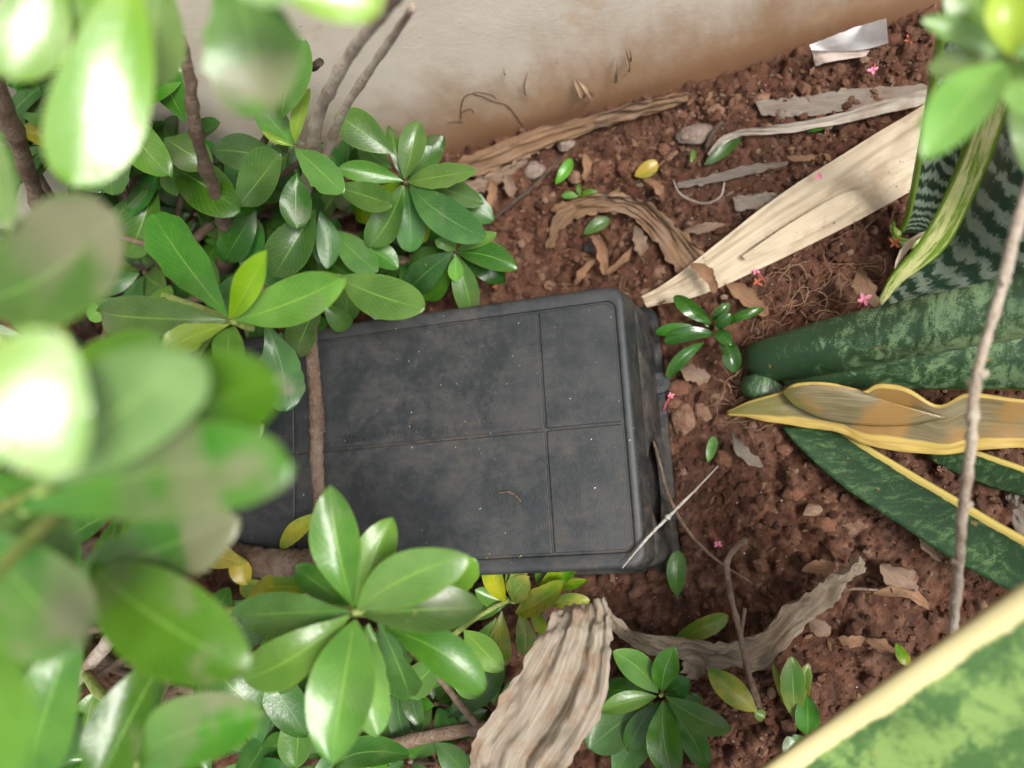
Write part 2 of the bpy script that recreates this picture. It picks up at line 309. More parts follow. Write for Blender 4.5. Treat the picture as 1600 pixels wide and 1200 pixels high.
WHITE = flat_mat('white_wrapper', (0.86, 0.85, 0.84), 0.95, 0.05, 0.15, (0.80, 0.78, 0.75), 60.0); GREYFILM = flat_mat('soiled_wrapper', (0.50, 0.42, 0.37), 0.5, 0.4, 0.1, (0.40, 0.31, 0.26))
PINK = flat_mat('petal_pink', (0.60, 0.15, 0.26), 0.6, 0.3, 0.25, (0.66, 0.28, 0.38)); ORANGE = flat_mat('petal_orange', (0.38, 0.085, 0.035), 0.6, 0.3, 0.2, (0.42, 0.15, 0.07)); REDST = flat_mat('flower_stalk', (0.42, 0.06, 0.08))
WEB = flat_mat('web_white', (0.75, 0.75, 0.74), 0.8, 0.2, 0.3)
MOSS = flat_mat('sprout_green', (0.22, 0.34, 0.12), 0.6)

def plastic_mat(name, dustiness, side=False):
    m, n = newmat(name); t = NT(n); oc = t.node('ShaderNodeTexCoord').outputs['Object']
    a = t.noise(oc, 26.0, 9.0, 0.78); b = t.noise(oc, 170.0, 6.0, 0.75); c = t.noise(oc, 9.0, 3.0); sp = t.noise(oc, 420.0, 2.0)
    sc_ = t.noise(t.scalev(oc, (30.0, 260.0, 30.0)), 1.0, 4.0, 0.6)
    col = t.mix(t.mapr(a, 0.35, 0.65), (0.0095, 0.0130, 0.0155), (0.019, 0.0245, 0.028))
    d = t.math('ADD', t.math('MULTIPLY', t.mapr(a, 0.40, 0.66), 0.55), t.math('MULTIPLY', t.mapr(b, 0.48, 0.70), 0.45))
    d = t.math('MULTIPLY', d, t.mapr(c, 0.32, 0.62, 0.45, 1.15)); fl = t.noise(oc, 900.0, 4.0, 0.75); d = t.math('MULTIPLY', d, t.mapr(fl, 0.36, 0.62, 0.5, 1.35)); d = t.math('MULTIPLY', d, dustiness, True)
    dust = t.mix(t.mapr(sc_, 0.4, 0.7), (0.050, 0.038, 0.028), (0.074, 0.057, 0.043))
    col = t.mix(d, col, dust)
    dk = t.math('MULTIPLY', t.mapr(t.noise(oc, 48.0, 4.0, 0.6), 0.60, 0.70), 0.35); col = t.mix(dk, col, (0.014, 0.017, 0.024))
    col = t.mix(t.mapr(sp, 0.755, 0.775), col, (0.5, 0.48, 0.45))
    wht = t.math('MULTIPLY', t.mapr(t.noise(oc, 55.0, 5.0, 0.75), 0.69, 0.76), 0.35); col = t.mix(wht, col, (0.35, 0.37, 0.42))
    r = t.math('ADD', 0.42, t.math('MULTIPLY', d, 0.45))
    t.out(t.principled(col, r, 0.45, t.bump(t.math('ADD', b, t.math('ADD', t.math('MULTIPLY', sc_, 0.4), fl)), 0.3, 0.0008))); return m
PLASTIC = plastic_mat('black_plastic_dusty', 0.7); PLASTIC_SIDE = plastic_mat('black_plastic_muddy', 1.6)
GROOVE = plastic_mat('black_plastic_groove', 1.9)

# ------------------------------------------------------------------ numpy noise for the soil
def cells(x, y, size, seed):
    """nearest jittered point: distance/size and a random id value per cell"""
    r = np.random.default_rng(seed); N = 256
    jx, jy, idv = r.random((N, N)), r.random((N, N)), r.random((N, N))
    gx, gy = np.floor(x/size).astype(int), np.floor(y/size).astype(int)
    bd = np.full(x.shape, 9.0); b2 = np.full(x.shape, 9.0); bi = np.zeros(x.shape)
    for dx in (-1, 0, 1):
        for dy in (-1, 0, 1):
            ix, iy = gx+dx, gy+dy
            px = ix + jx[ix % N, iy % N]; py = iy + jy[ix % N, iy % N]
            d = np.hypot(x/size-px, y/size-py); k = d < bd
            b2 = np.where(k, bd, np.minimum(b2, d)); bi = np.where(k, idv[ix % N, iy % N], bi); bd = np.where(k, d, bd)
    return bd, b2-bd, bi
def vnoise(x, y, size, seed):
    r = np.random.default_rng(seed); N = 256; g = r.random((N, N))
    fx, fy = x/size, y/size; ix, iy = np.floor(fx).astype(int), np.floor(fy).astype(int); tx, ty = fx-ix, fy-iy
    tx = tx*tx*(3-2*tx); ty = ty*ty*(3-2*ty)
    return ((g[ix % N, iy % N]*(1-tx)+g[(ix+1) % N, iy % N]*tx)*(1-ty) + (g[ix % N, (iy+1) % N]*(1-tx)+g[(ix+1) % N, (iy+1) % N]*tx)*ty)
def soil_height(x, y):
    x = np.asarray(x, float); y = np.asarray(y, float)
    rough = 0.6 + 0.8*np.clip((vnoise(x, y, 0.16, 3)-0.25)*1.8 + np.clip((y-0.02)*4, 0, 0.8), 0, 1)   # looser by the wall, smoother below
    wx = x + 0.004*(vnoise(x, y, 0.012, 8)-0.5); wy = y + 0.004*(vnoise(x, y, 0.012, 9)-0.5)
    d1, e1, i1 = cells(wx, wy, 0.0135, 1); d2, e2, i2 = cells(wx, wy, 0.0068, 2); d3, e3, i3 = cells(wx, wy, 0.0036, 4)
    h = (0.007*(vnoise(x, y, 0.11, 5)-0.5) + 0.004*(vnoise(x, y, 0.035, 6)-0.5)
         + rough*(0.0075*np.where(i1 > 0.55, np.clip(1-(d1/0.62)**2, 0, 1)**0.7*(0.4+0.6*i1), 0) + 0.0042*np.clip(1-(d2/0.7)**2, 0, 1)**0.7*(0.3+0.7*i2))
         + 0.0020*np.clip(1-(d3/0.75)**2, 0, 1)*(0.3+i3) - 0.0016*np.exp(-(e1/0.10)**2) - 0.0055)
    dx = np.maximum(np.abs(x)-0.160, 0); dy = np.maximum(np.abs(y)-0.097, 0); dist = np.hypot(dx, dy)
    h = h + 0.0085*vnoise(x, y, 0.03, 41)*np.exp(-(dist/0.012)**2)*(dist > 0)
    t = 0.5*i2 + 0.28*np.where(i1 > 0.55, i1, i3) + 0.22*i3
    return h, t

# ------------------------------------------------------------------ the setting: soil, wall
def build_soil():
    fx = np.arange(-0.62, 0.60, 0.0017); fy = np.arange(-0.40, 0.345, 0.0017)
    ax = np.concatenate([[-14, -6, -3, -1.6, -1.0, -0.75], fx, [0.75, 1.0, 1.6, 3, 6, 14]]); ay = np.concatenate([[-14, -6, -3, -1.6, -0.9, -0.6], fy, [0.5, 1.5, 4, 14]])
    X, Y = np.meshgrid(ax, ay, indexing='ij'); H, T = soil_height(X, Y)
    far = (X < -0.625) | (X > 0.605) | (Y < -0.405) | (Y > 0.35); H = np.where(far, -0.001, H); T = np.where(far, 0.45, T)
    nx, ny = len(ax), len(ay); V = np.stack([X, Y, H], -1).reshape(-1, 3)
    i = np.arange((nx-1)*(ny-1)); a = (i//(ny-1))*ny + i % (ny-1); Q = np.stack([a, a+ny, a+ny+1, a+1], 1)
    me = bpy.data.meshes.new('soil'); me.vertices.add(len(V)); me.vertices.foreach_set('co', V.astype(np.float32).ravel())
    me.loops.add(Q.size); me.loops.foreach_set('vertex_index', Q.astype(np.int32).ravel()); me.polygons.add(len(Q))
    me.polygons.foreach_set('loop_start', (np.arange(len(Q))*4).astype(np.int32)); me.polygons.foreach_set('use_smooth', np.ones(len(Q), bool))
    at = me.attributes.new('tint', 'FLOAT', 'POINT'); at.data.foreach_set('value', T.astype(np.float32).ravel())
    me.materials.append(SOIL); me.update(); me.validate()
    o = bpy.data.objects.new('ground', me); COL.objects.link(o); tag(o, kind='structure')
build_soil()

def ico(sub):
    bm = bmesh.new(); bmesh.ops.create_icosphere(bm, subdivisions=sub, radius=1.0)
    v = np.array([p.co[:] for p in bm.verts]); f = np.array([[q.index for q in p.verts] for p in bm.faces]); bm.free(); return v, f
IV1, IF1 = ico(1); IV2, IF2 = ico(2); IV3, IF3 = ico(3)
def in_box(x, y, m=0.0): return (np.abs(x) < 0.156+m) & (np.abs(y) < 0.094+m)
def scatter_crumbs(name, N, rmin, rmax, seed, density, label=None):
    r = np.random.default_rng(seed)
    x = r.uniform(-0.55, 0.52, N); y = r.uniform(-0.36, 0.31, N)
    k = (~in_box(x, y)) & (y < WALL_A + WALL_B*x - 0.003) & (r.random(N) < density(x, y)); x, y = x[k], y[k]; N = len(x)
    rad = rmin*(rmax/rmin)**(r.random(N)**1.8); h, tt = soil_height(x, y)
    V = IV1[None]*(1+0.28*(r.random((N, len(IV1), 1))-0.5)*2); s = rad[:, None, None]*r.uniform(0.65, 1.25, (N, 1, 3)); V = V*s
    a = r.uniform(0, 6.28, N); c, sn = np.cos(a)[:, None], np.sin(a)[:, None]; V = np.stack([V[..., 0]*c-V[..., 1]*sn, V[..., 0]*sn+V[..., 1]*c, V[..., 2]], -1)
    V += np.stack([x, y, h+rad*0.25], -1)[:, None]
    Fc = (IF1[None]+(np.arange(N)*len(IV1))[:, None, None]).reshape(-1, 3)
    me = bpy.data.meshes.new(name); V = V.reshape(-1, 3); me.vertices.add(len(V)); me.vertices.foreach_set('co', V.astype(np.float32).ravel())
    me.loops.add(Fc.size); me.loops.foreach_set('vertex_index', Fc.astype(np.int32).ravel()); me.polygons.add(len(Fc)); me.polygons.foreach_set('loop_start', (np.arange(len(Fc))*3).astype(np.int32))
    me.polygons.foreach_set('use_smooth', np.zeros(len(Fc), bool))
    tv = np.repeat(np.clip(r.beta(2.0, 2.2, N) + (r.random(N) > 0.96)*0.35, 0, 1), len(IV1)); at = me.attributes.new('tint', 'FLOAT', 'POINT'); at.data.foreach_set('value', tv.astype(np.float32))
    me.materials.append(SOIL); me.update(); me.validate(); o = bpy.data.objects.new(name, me); COL.objects.link(o)
    tag(o, label, 'soil', kind='stuff'); return o
dens = lambda x, y: np.clip(0.55 + 2.4*np.clip(y-0.0, 0, 0.25) + 0.5*(vnoise(x, y, 0.05, 21)-0.3), 0.08, 1.0)
scatter_crumbs('soil_crumbs', 34000, 0.0008, 0.0036, 31, dens, 'loose reddish brown soil crumbs strewn over the bed')
scatter_crumbs('coarse_soil_crumbs', 1500, 0.0034, 0.0066, 32, lambda x, y: dens(x, y)*np.clip(vnoise(x, y, 0.07, 22)*1.5-0.2, 0, 1), 'coarser reddish clods gathered between dry leaves near the wall')

def build_wall():
    ang = math.atan(WALL_B); th = 0.15
    nx, nz = 80, 40; xs = np.linspace(-4, 4, nx); L = []
    c, s = math.cos(ang), math.sin(ang)
    pts = lambda x, d, z: (c*x - s*d, WALL_A + s*x + c*d, z)
    V = []; Fc = []
    def quad(a): i = len(V); V.extend(a); Fc.append((i, i+1, i+2, i+3))
    Z0, Z1 = -0.2, 1.3
    quad([pts(-4, 0, Z0), pts(4, 0, Z0), pts(4, 0, Z1), pts(-4, 0, Z1)]); quad([pts(4, th, Z0), pts(-4, th, Z0), pts(-4, th, Z1), pts(4, th, Z1)])
    quad([pts(-4, 0, Z1), pts(4, 0, Z1), pts(4, th, Z1), pts(-4, th, Z1)]); quad([pts(4, 0, Z0), pts(4, th, Z0), pts(4, th, Z1), pts(4, 0, Z1)]); quad([pts(-4, th, Z0), pts(-4, 0, Z0), pts(-4, 0, Z1), pts(-4, th, Z1)])
    o = mesh_obj('rendered_wall', V, Fc, WALL, smooth=False)
    tag(o, 'cream painted wall stained with red soil along its foot', 'wall'); return o
wall = build_wall()

# ------------------------------------------------------------------ generic builders
def catmull(P, n):
    P = [Vector(p) for p in P]
    if len(P) == 2: return [P[0].lerp(P[1], i/(n-1)) for i in range(n)]
    Q = [P[0]*2-P[1]] + P + [P[-1]*2-P[-2]]; out = []; m = len(P)-1
    for i in range(n):
        t = i/(n-1)*m; k = min(int(t), m-1); f = t-k; a, b, c, d = Q[k], Q[k+1], Q[k+2], Q[k+3]
        out.append(0.5*((2*b)+(c-a)*f+(2*a-5*b+4*c-d)*f*f+(3*b-a-3*c+d)*f**3))
    return out
def tube(name, P, R, mat, parent=None, seg=8, n=None, bumpy=0.12, nodes=0, seed=0):
    """rough round stem through world points P with radii R"""
    n = n or max(6, len(P)*5); S = catmull(P, n); RR = [Vector((r, 0, 0)) for r in R]; RR = [v.x for v in catmull(RR, n)]
    r = random.Random(seed+len(P)*13+int(P[0][0]*1e4)); V = []; Fc = []
    nk = set(r.sample(range(1, n-1), min(nodes, n-2))) if nodes else set()
    up = Vector((0.3, 0.2, 0.93)); 
    for i, p in enumerate(S):
        tg = (S[min(i+1, n-1)]-S[max(i-1, 0)]).normalized(); a = tg.cross(up); a = a.normalized() if a.length > 1e-4 else Vector((1, 0, 0)); b = tg.cross(a)
        k = 1.22 if i in nk else 1.0
        for j in range(seg):
            q = j/seg*math.tau; rr = max(RR[i], 2e-4)*k*(1+bumpy*(r.random()-0.5)*2); V.append(p + (a*math.cos(q)+b*math.sin(q))*rr)
    for i in range(n-1):
        for j in range(seg): Fc.append((i*seg+j, i*seg+(j+1) % seg, (i+1)*seg+(j+1) % seg, (i+1)*seg+j))
    Fc.append(tuple(range(seg-1, -1, -1))); Fc.append(tuple((n-1)*seg+j for j in range(seg)))
    return mesh_obj(name, V, Fc, mat, parent)
def leaf(parent, b, t, w, mat, arch=0.08, cup=0.16, roll=0.0, pw=None, nu=18, nv=6, wave=0.02, facing=0.6, name='leaf', bend=0.0, shine=0.0, twist=0.0, ragged=0.0, bite=0.0):
    """one blade from base b to tip t (world), full width w; obovate unless pw says otherwise"""
    b, t = Vector(b), Vector(t); ax = t-b; L = ax.length; a = ax/L
    if pw is None: q = rnd.random(); pw = (1.05-0.12*q, 0.56+0.2*q)
    n0 = (Vector((0, 0, 1))*(1-facing) + (CAM_LOC-(b+t)*0.5).normalized()*facing); n0.normalize()
    if shine: n0 = n0.lerp(((CAM_LOC-(b+t)*0.5).normalized()+sdir).normalized(), shine)   # blade turned so the bright sky glances off it
    n0 = (n0-a*n0.dot(a)); n0.normalize()
    n0 = Matrix.Rotation(roll, 3, a) @ n0; sd = a.cross(n0); pk = pw[0]/(pw[0]+pw[1]); mx = pk**pw[0]*(1-pk)**pw[1]
    V = []; uv = []; ph = rnd.random()*6.28; ph2 = rnd.random()*6.28; skew = rnd.uniform(-0.05, 0.05)
    for i in range(nu):
        u = 1-(1-i/(nu-1))**1.7; f = (max(u, 1e-6)**pw[0]*max(1-u, 0.0)**pw[1])/mx; hw = 0.5*w*max(f, 0.05 if u < 0.5 else 0.0)
        c = b + ax*u + n0*(arch*L*4*u*(1-u)) + sd*((skew+bend)*L*4*u*(1-u))
        if ragged: hw *= 1+ragged*mnoise.noise(Vector((u*7, ph*3, 0)))
        s_, n_ = sd*math.cos(twist*(u-0.5)) + n0*math.sin(twist*(u-0.5)), n0*math.cos(twist*(u-0.5)) - sd*math.sin(twist*(u-0.5))
        for j in range(nv+1):
            v = j/nv*2-1
            bt = 1-bite*math.exp(-((u-0.45-0.3*skew*20*0.5)/0.065)**2) if (bite and v*skew > 0) else 1
            V.append(c + s_*(v*hw*bt*(1+ragged*0.6*mnoise.noise(Vector((u*16, v*2+ph, 5))))) + n_*(cup*hw*abs(v)**1.4 + wave*L*math.sin(u*7+ph+v*1.5)*abs(v) + (0.006*w if j == nv//2 else 0)))
            uv.append((u, j/nv))
    Fc = [(i*(nv+1)+j, i*(nv+1)+j+1, (i+1)*(nv+1)+j+1, (i+1)*(nv+1)+j) for i in range(nu-1) for j in range(nv)]
    return mesh_obj(name, V, Fc, mat, parent, uv)
def pleaf(parent, d, **kw):
    """leaf from pixels: (bx,by,bz_cm, tx,ty,tz_cm, width_px, material key)"""
    b = U(d[0], d[1], d[2]/100); t = U(d[3], d[4], d[5]/100); m = (b+t)*0.5
    if kw.get('shine') == 1:                      # blade lies square to the half-way direction of sun and lens
        h = ((CAM_LOC-t).normalized()+sdir).normalized(); r_ = ray(d[0], d[1]); b = CAM_LOC + r_*((t-CAM_LOC).dot(h)/r_.dot(h)); m = (b+t)*0.5
    kw.setdefault('bite', rnd.uniform(.15, .4) if rnd.random() < .16 and d[6] < 70 else 0.0)
    kw.setdefault('roll', rnd.uniform(-0.22, 0.22)); kw.setdefault('arch', rnd.uniform(-0.03, 0.16)); kw.setdefault('cup', rnd.uniform(0.06, 0.42)); kw.setdefault('twist', rnd.uniform(-.45, .45)); kw.setdefault('bend', rnd.uniform(-.05, .05)); kw.setdefault('wave', rnd.uniform(.005, .04)); kw.setdefault('ragged', .18 if rnd.random() < .18 else 0.0)
    return leaf(parent, b, t, 0.92*d[6]*mpp(m), LM[d[7]], **kw)
def rosette(parent, c, n, L, mats, tilt=(0.1, 0.7), seed=0, w=0.42):
    """whorl of leaves round a shoot tip at world point c"""
    r = random.Random(seed); off = r.random()*6.28; c = Vector(c)
    for k in range(n):
        a = off + k*2.4; e = r.uniform(*tilt)*(0.6 if k % 2 else 1.0); l = L*r.uniform(0.75, 1.12)
        d = Vector((math.cos(a)*math.cos(e), math.sin(a)*math.cos(e), math.sin(e)))
        tp = c + d*l; lim = WALL_A + WALL_B*tp.x - 0.006
        if tp.y > lim: tp.y = lim
        leaf(parent, c + d*0.004, tp, l*w*r.uniform(0.85, 1.1), LM[r.choice(mats)], arch=r.uniform(-0.08, 0.16), cup=r.uniform(0.06, 0.4), roll=r.uniform(-0.4, 0.4), facing=0.15, nu=10, nv=4, twist=r.uniform(-.6, .6), bend=r.uniform(-.06, .06))
def blade(name, Lp, Rp, mat, parent=None, n=36, na=12, bulge=0.0, th=0.0014, wr=0.0, pleat=0.0, npl=5, seed=1, flip=False, world=False, jag=0.0, folds=(), tip=None):
    """long blade between a left and a right edge, each a list of (px, py, z_cm) or world points"""
    cv = (lambda p: Vector(p)) if world else (lambda p: U(p[0], p[1], p[2]/100))
    if tip:                                       # blade tapers to a point beyond the picture's edge
        mid = lambda p, f: tuple(a*(1-f)+b*f for a, b in zip(p, tip)); Lp, Rp = list(Lp), list(Rp)
        l_, r__ = Lp[-1], Rp[-1]; Lp += [mid(l_, .5), tip]; Rp += [mid(r__, .5), tip]
    A = catmull([cv(p) for p in Lp], n); B = catmull([cv(p) for p in Rp], n); r = random.Random(seed)
    ph = [r.random()*6.28 for _ in range(npl)]; fr = [r.uniform(2, 5+2*npl) for _ in range(npl)]; so = Vector((r.random()*9, r.random()*9, 0)); V = []; uv = []
    for i in range(n):
        u = i/(n-1); tg = ((A[min(i+1, n-1)]+B[min(i+1, n-1)])-(A[max(i-1, 0)]+B[max(i-1, 0)])).normalized(); sd = B[i]-A[i]; W = sd.length
        nn = tg.cross(sd); nn = nn.normalized() if nn.length > 1e-9 else Vector((0, 0, 1))
        if nn.dot(CAM_LOC-A[i]) < 0: nn = -nn
        for j in range(na+1):
            v = j/na; e = 4*v*(1-v); p = A[i].lerp(B[i], v) + nn*(bulge*W*e)
            for (v0, sl, dp, wd_) in folds: p = p - nn*(dp*math.exp(-abs((v-v0-sl*(u-.5))/wd_)**1.3)*(0.6+0.4*math.sin(u*5+v0*9)))
            if pleat: p = p + nn*(pleat*W*sum(math.sin(v*f*3.0+q+1.2*math.sin(u*3+q)) for f, q in zip(fr, ph))/npl)
            if wr: p = p + nn*(wr*(mnoise.fractal(Vector((u*6, v*2.0, 0))*2+so, 0.9, 2.1, 4)))
            if jag and (j == 0 or j == na): p = p + (sd.normalized() if W > 1e-9 else Vector((0, 0, 0)))*(jag*mnoise.noise(Vector((u*25, j, seed))))
            V.append(p); uv.append((u, v))
    Fc = [(i*(na+1)+j, (i+1)*(na+1)+j, (i+1)*(na+1)+j+1, i*(na+1)+j+1) for i in range(n-1) for j in range(na)]
    o = mesh_obj(name, V, Fc, mat, parent, uv); 
    if th >= .0015: solidify(o, th, 0.0)            # dry leaves and film stay paper-thin sheets
    return o
def ptube(name, pts, mat, parent=None, **kw):
    """stem from pixels: (px, py, z_cm, width_px)"""
    P = [U(a, b, c/100) for a, b, c, _ in pts]; R = [0.5*wd*mpp(p) for p, (_, _, _, wd) in zip(P, pts)]
    return tube(name, P, R, mat, parent, **kw)
def drop_base(o):
    """put a finished mesh's origin at its own base"""
    me = o.data; co = np.array([v.co[:] for v in me.vertices]); c = Vector(((co[:, 0].min()+co[:, 0].max())/2, (co[:, 1].min()+co[:, 1].max())/2, co[:, 2].min()))
    me.transform(Matrix.Translation(-c)); o.location = c; return o

# ------------------------------------------------------------------ cracks and flakes of the wall
def wall_tube(name, pts, wpx, mat=CRACK, off=0.0002):
    wpx *= 0.72
    P = [UW(x, y, off) for x, y in pts]; R = [0.5*wpx*mpp(p)*k for p, k in zip(P, [0.5]+[1.0]*(len(P)-2)+[0.4])]
    return tube(name, P, R, mat, wall, seg=6, n=len(P)*4, bumpy=0.4)
wall_tube('crack', [(718, 192), (722, 160), (733, 147), (752, 150), (770, 158), (792, 165), (808, 184), (818, 200)], 2.6)
wall_tube('crack', [(722, 185), (720, 178), (733, 170), (741, 176)], 2.4)
wall_tube('crack', [(700, 192), (714, 190), (724, 192)], 2.0); wall_tube('crack', [(733, 148), (745, 144), (768, 148), (775, 155)], 2.0)
for (x0, y0, x1, y1, w_) in [(897, 122, 912, 152, 10), (903, 126, 925, 156, 7), (963, 88, 961, 130, 6), (978, 76, 982, 112, 5), (984, 74, 985, 96, 4), (825, 112, 824, 150, 4), (787, 105, 791, 118, 3)]:
    a, b = UW(x0, y0, 0.002), UW(x1, y1, 0.001); leaf(wall, a, b, w_*mpp(a), FLAKE, arch=0.12, cup=0.6, pw=(0.6, 0.5), nu=8, nv=4, name='paint_flake')

# ------------------------------------------------------------------ the bait box
def rrect(hx, hy, r, k=7, m=6):
    pts = []; r = max(r, 1e-4)
    cs = [(hx-r, hy-r, 0), (-hx+r, hy-r, 90), (-hx+r, -hy+r, 180), (hx-r, -hy+r, 270)]
    for ci, (cx, cy, a0) in enumerate(cs):
        arc = [(cx+r*math.cos(math.radians(a0+90*i/k)), cy+r*math.sin(math.radians(a0+90*i/k))) for i in range(k+1)]; pts += arc
        nxt = cs[(ci+1) % 4]; e = (nxt[0]+r*math.cos(math.radians(nxt[2])), nxt[1]+r*math.sin(math.radians(nxt[2])))
        for i in range(1, m): pts.append((arc[-1][0]+(e[0]-arc[-1][0])*i/m, arc[-1][1]+(e[1]-arc[-1][1])*i/m))
    return pts
PX, PY, GX, HB = 0.1405, 0.0775, 0.0909, 0.0926     # panel half size, groove offset, lid height
def loft(name, prof, mat, parent, closed=True, wob=0.0):
    V = []; Fc = []; n = len(rrect(PX, PY, 0.01)); m = len(prof)
    for (o, z) in prof:
        for (x, y) in rrect(PX+o-(0.0042*max(z/HB, 0)**1.5 if o > 0.003 else 0.0), PY+o, 0.0058+max(o, -0.004)*0.40):
            V.append((x + wob*mnoise.noise(Vector((y*25, z*30, 1))), y + wob*mnoise.noise(Vector((x*25, z*30, 5))), z))
    for i in range(m if closed else m-1):
        k = (i+1) % m
        for j in range(n): Fc.append((i*n+j, i*n+(j+1) % n, k*n+(j+1) % n, k*n+j))
    o = mesh_obj(name, V, Fc, mat, parent); return o
box = empty('bait_box', (0, 0, 0)); tag(box, 'dusty black plastic rodent bait box with grooved lid set on the soil', 'bait box')
g2 = 0.0011
lid_prof = [(g2, HB-0.0022), (g2+0.0004, HB-0.0004), (g2+0.0012, HB), (0.0078, HB-0.0002)]
for i in range(1, 8):
    a = math.radians(90*i/7); lid_prof.append((0.0078+0.0036*math.sin(a), HB-0.0038+0.0036*math.cos(a)))
lid_prof += [(0.0119, 0.080), (0.0130, 0.0685), (0.0126, 0.0675), (0.0100, 0.0670), (0.0096, 0.080), (0.0080, 0.086), (0.004, HB-0.0040), (g2, HB-0.0045)]
lid = loft('lid', lid_prof, PLASTIC, box); lid.data.materials.append(PLASTIC_SIDE)
for pg in lid.data.polygons:
    if pg.center.z < HB-0.0045: pg.material_index = 1
body_prof = [(0.0118, 0.0690), (0.0130, 0.040), (0.0140, 0.010), (0.0142, 0.0055), (0.0185, 0.005), (0.0190, 0.0025), (0.0188, -0.006), (0.0100, -0.006), (0.0098, 0.02), (0.0092, 0.0690)]
body = loft('body', body_prof, PLASTIC_SIDE, box)
# entrance hole cut through the right-hand wall
def cut(o, center, r, ax_len, sy=1.0):
    bm = bmesh.new(); bmesh.ops.create_cone(bm, cap_ends=True, segments=40, radius1=r, radius2=r, depth=ax_len, matrix=Matrix.Translation(center) @ Matrix.Diagonal((1, sy, 1, 1)) @ Matrix.Rotation(math.pi/2, 4, 'Y'))
    me = bpy.data.meshes.new('cutter'); bm.to_mesh(me); bm.free(); c = bpy.data.objects.new('cutter', me); COL.objects.link(c)
    md = o.modifiers.new('hole', 'BOOLEAN'); md.operation = 'DIFFERENCE'; md.solver = 'EXACT'; md.object = c
    dg = bpy.context.evaluated_depsgraph_get(); ne = bpy.data.meshes.new_from_object(o.evaluated_get(dg)); o.modifiers.clear(); o.data = ne; bpy.data.objects.remove(c)
hc = U(1026, 756, 0.035); cut(body, Vector((0.150, hc.y, 0.036)), 0.0275, 0.05, 1.12)
mesh_obj('floor_plate', [(-0.15, -0.086, -0.002), (0.15, -0.086, -0.002), (0.15, 0.086, -0.002), (-0.15, 0.086, -0.002)], [(0, 1, 2, 3)], PLASTIC_SIDE, box)
core = mesh_obj('groove_plate', [(x, y, HB-0.0019) for x, y in rrect(PX+0.003, PY+0.003, 0.0065)], [tuple(range(len(rrect(PX+0.003, PY+0.003, 0.0065))))], GROOVE, lid, smooth=False)
# six raised fields of the lid, grooves between them
def panel(x0, x1, y0, y1, corner):
    b = 0.0005; rr = 0.0052; pts = []
    for (cx, cy, sx, sy, a0) in [(x1, y1, 1, 1, 0), (x0, y1, -1, 1, 90), (x0, y0, -1, -1, 180), (x1, y0, 1, -1, 270)]:
        r = rr if (sx, sy) in corner else 0.0006
        for i in range(7): a = math.radians(a0+90*i/6); pts.append((cx-sx*r+r*math.cos(a), cy-sy*r+r*math.sin(a)))
    m = len(pts); cx, cy = (x0+x1)/2, (y0+y1)/2; V = []
    for z, s in ((HB-0.0021, 0), (HB-0.0005, 0), (HB-0.0001, b)):
        for (x, y) in pts: dx, dy = x-cx, y-cy; V.append((cx+dx*(1-s/max(abs(x1-cx), 1e-3)), cy+dy*(1-s/max(abs(y1-cy), 1e-3)), z))
    Fc = [(k*m+j, k*m+(j+1) % m, (k+1)*m+(j+1) % m, (k+1)*m+j) for k in range(2) for j in range(m)] + [tuple(2*m+j for j in range(m))]
    return mesh_obj('lid_panel', V, Fc, PLASTIC, lid, smooth=False)
gw = 0.0009; pxs = [-PX, -GX, GX, PX]; pys = [-PY, 0, PY]
for i in range(3):
    for j in range(2):
        cr = []
        if i == 0: cr.append((-1, -1 if j == 0 else 1))
        if i == 2: cr.append((1, -1 if j == 0 else 1))
        panel(pxs[i]+(gw if i else 0.0002), pxs[i+1]-(gw if i < 2 else 0.0002), pys[j]+(gw if j else 0.0002), pys[j+1]-(gw if j < 1 else 0.0002), cr)
def lettering():
    cu = bpy.data.curves.new('lettering', 'FONT'); cu.body = 'Awas Racun Jangan Dibuka'; cu.size = 0.0115; cu.extrude = 0.0005; cu.align_x = 'LEFT'; cu.resolution_u = 3
    tmp = bpy.data.objects.new('tmp', cu); COL.objects.link(tmp); dg = bpy.context.evaluated_depsgraph_get()
    me = bpy.data.meshes.new_from_object(tmp.evaluated_get(dg)); bpy.data.objects.remove(tmp)
    xs = [v.co.x for v in me.vertices]; wdt = max(xs)-min(xs); a, b = U(522, 690, HB), U(778, 662, HB); s = (b-a).length/wdt
    me.transform(Matrix.Diagonal((s, 1, 1, 1))); me.transform(Matrix.Translation((a.x, 0.0038, HB+0.00025)))
    me.materials.clear(); me.materials.append(PLASTIC); o = bpy.data.objects.new('lettering', me); COL.objects.link(o); o.parent = lid
    tag(o, 'raised warning lettering almost lost under dust')
lettering()
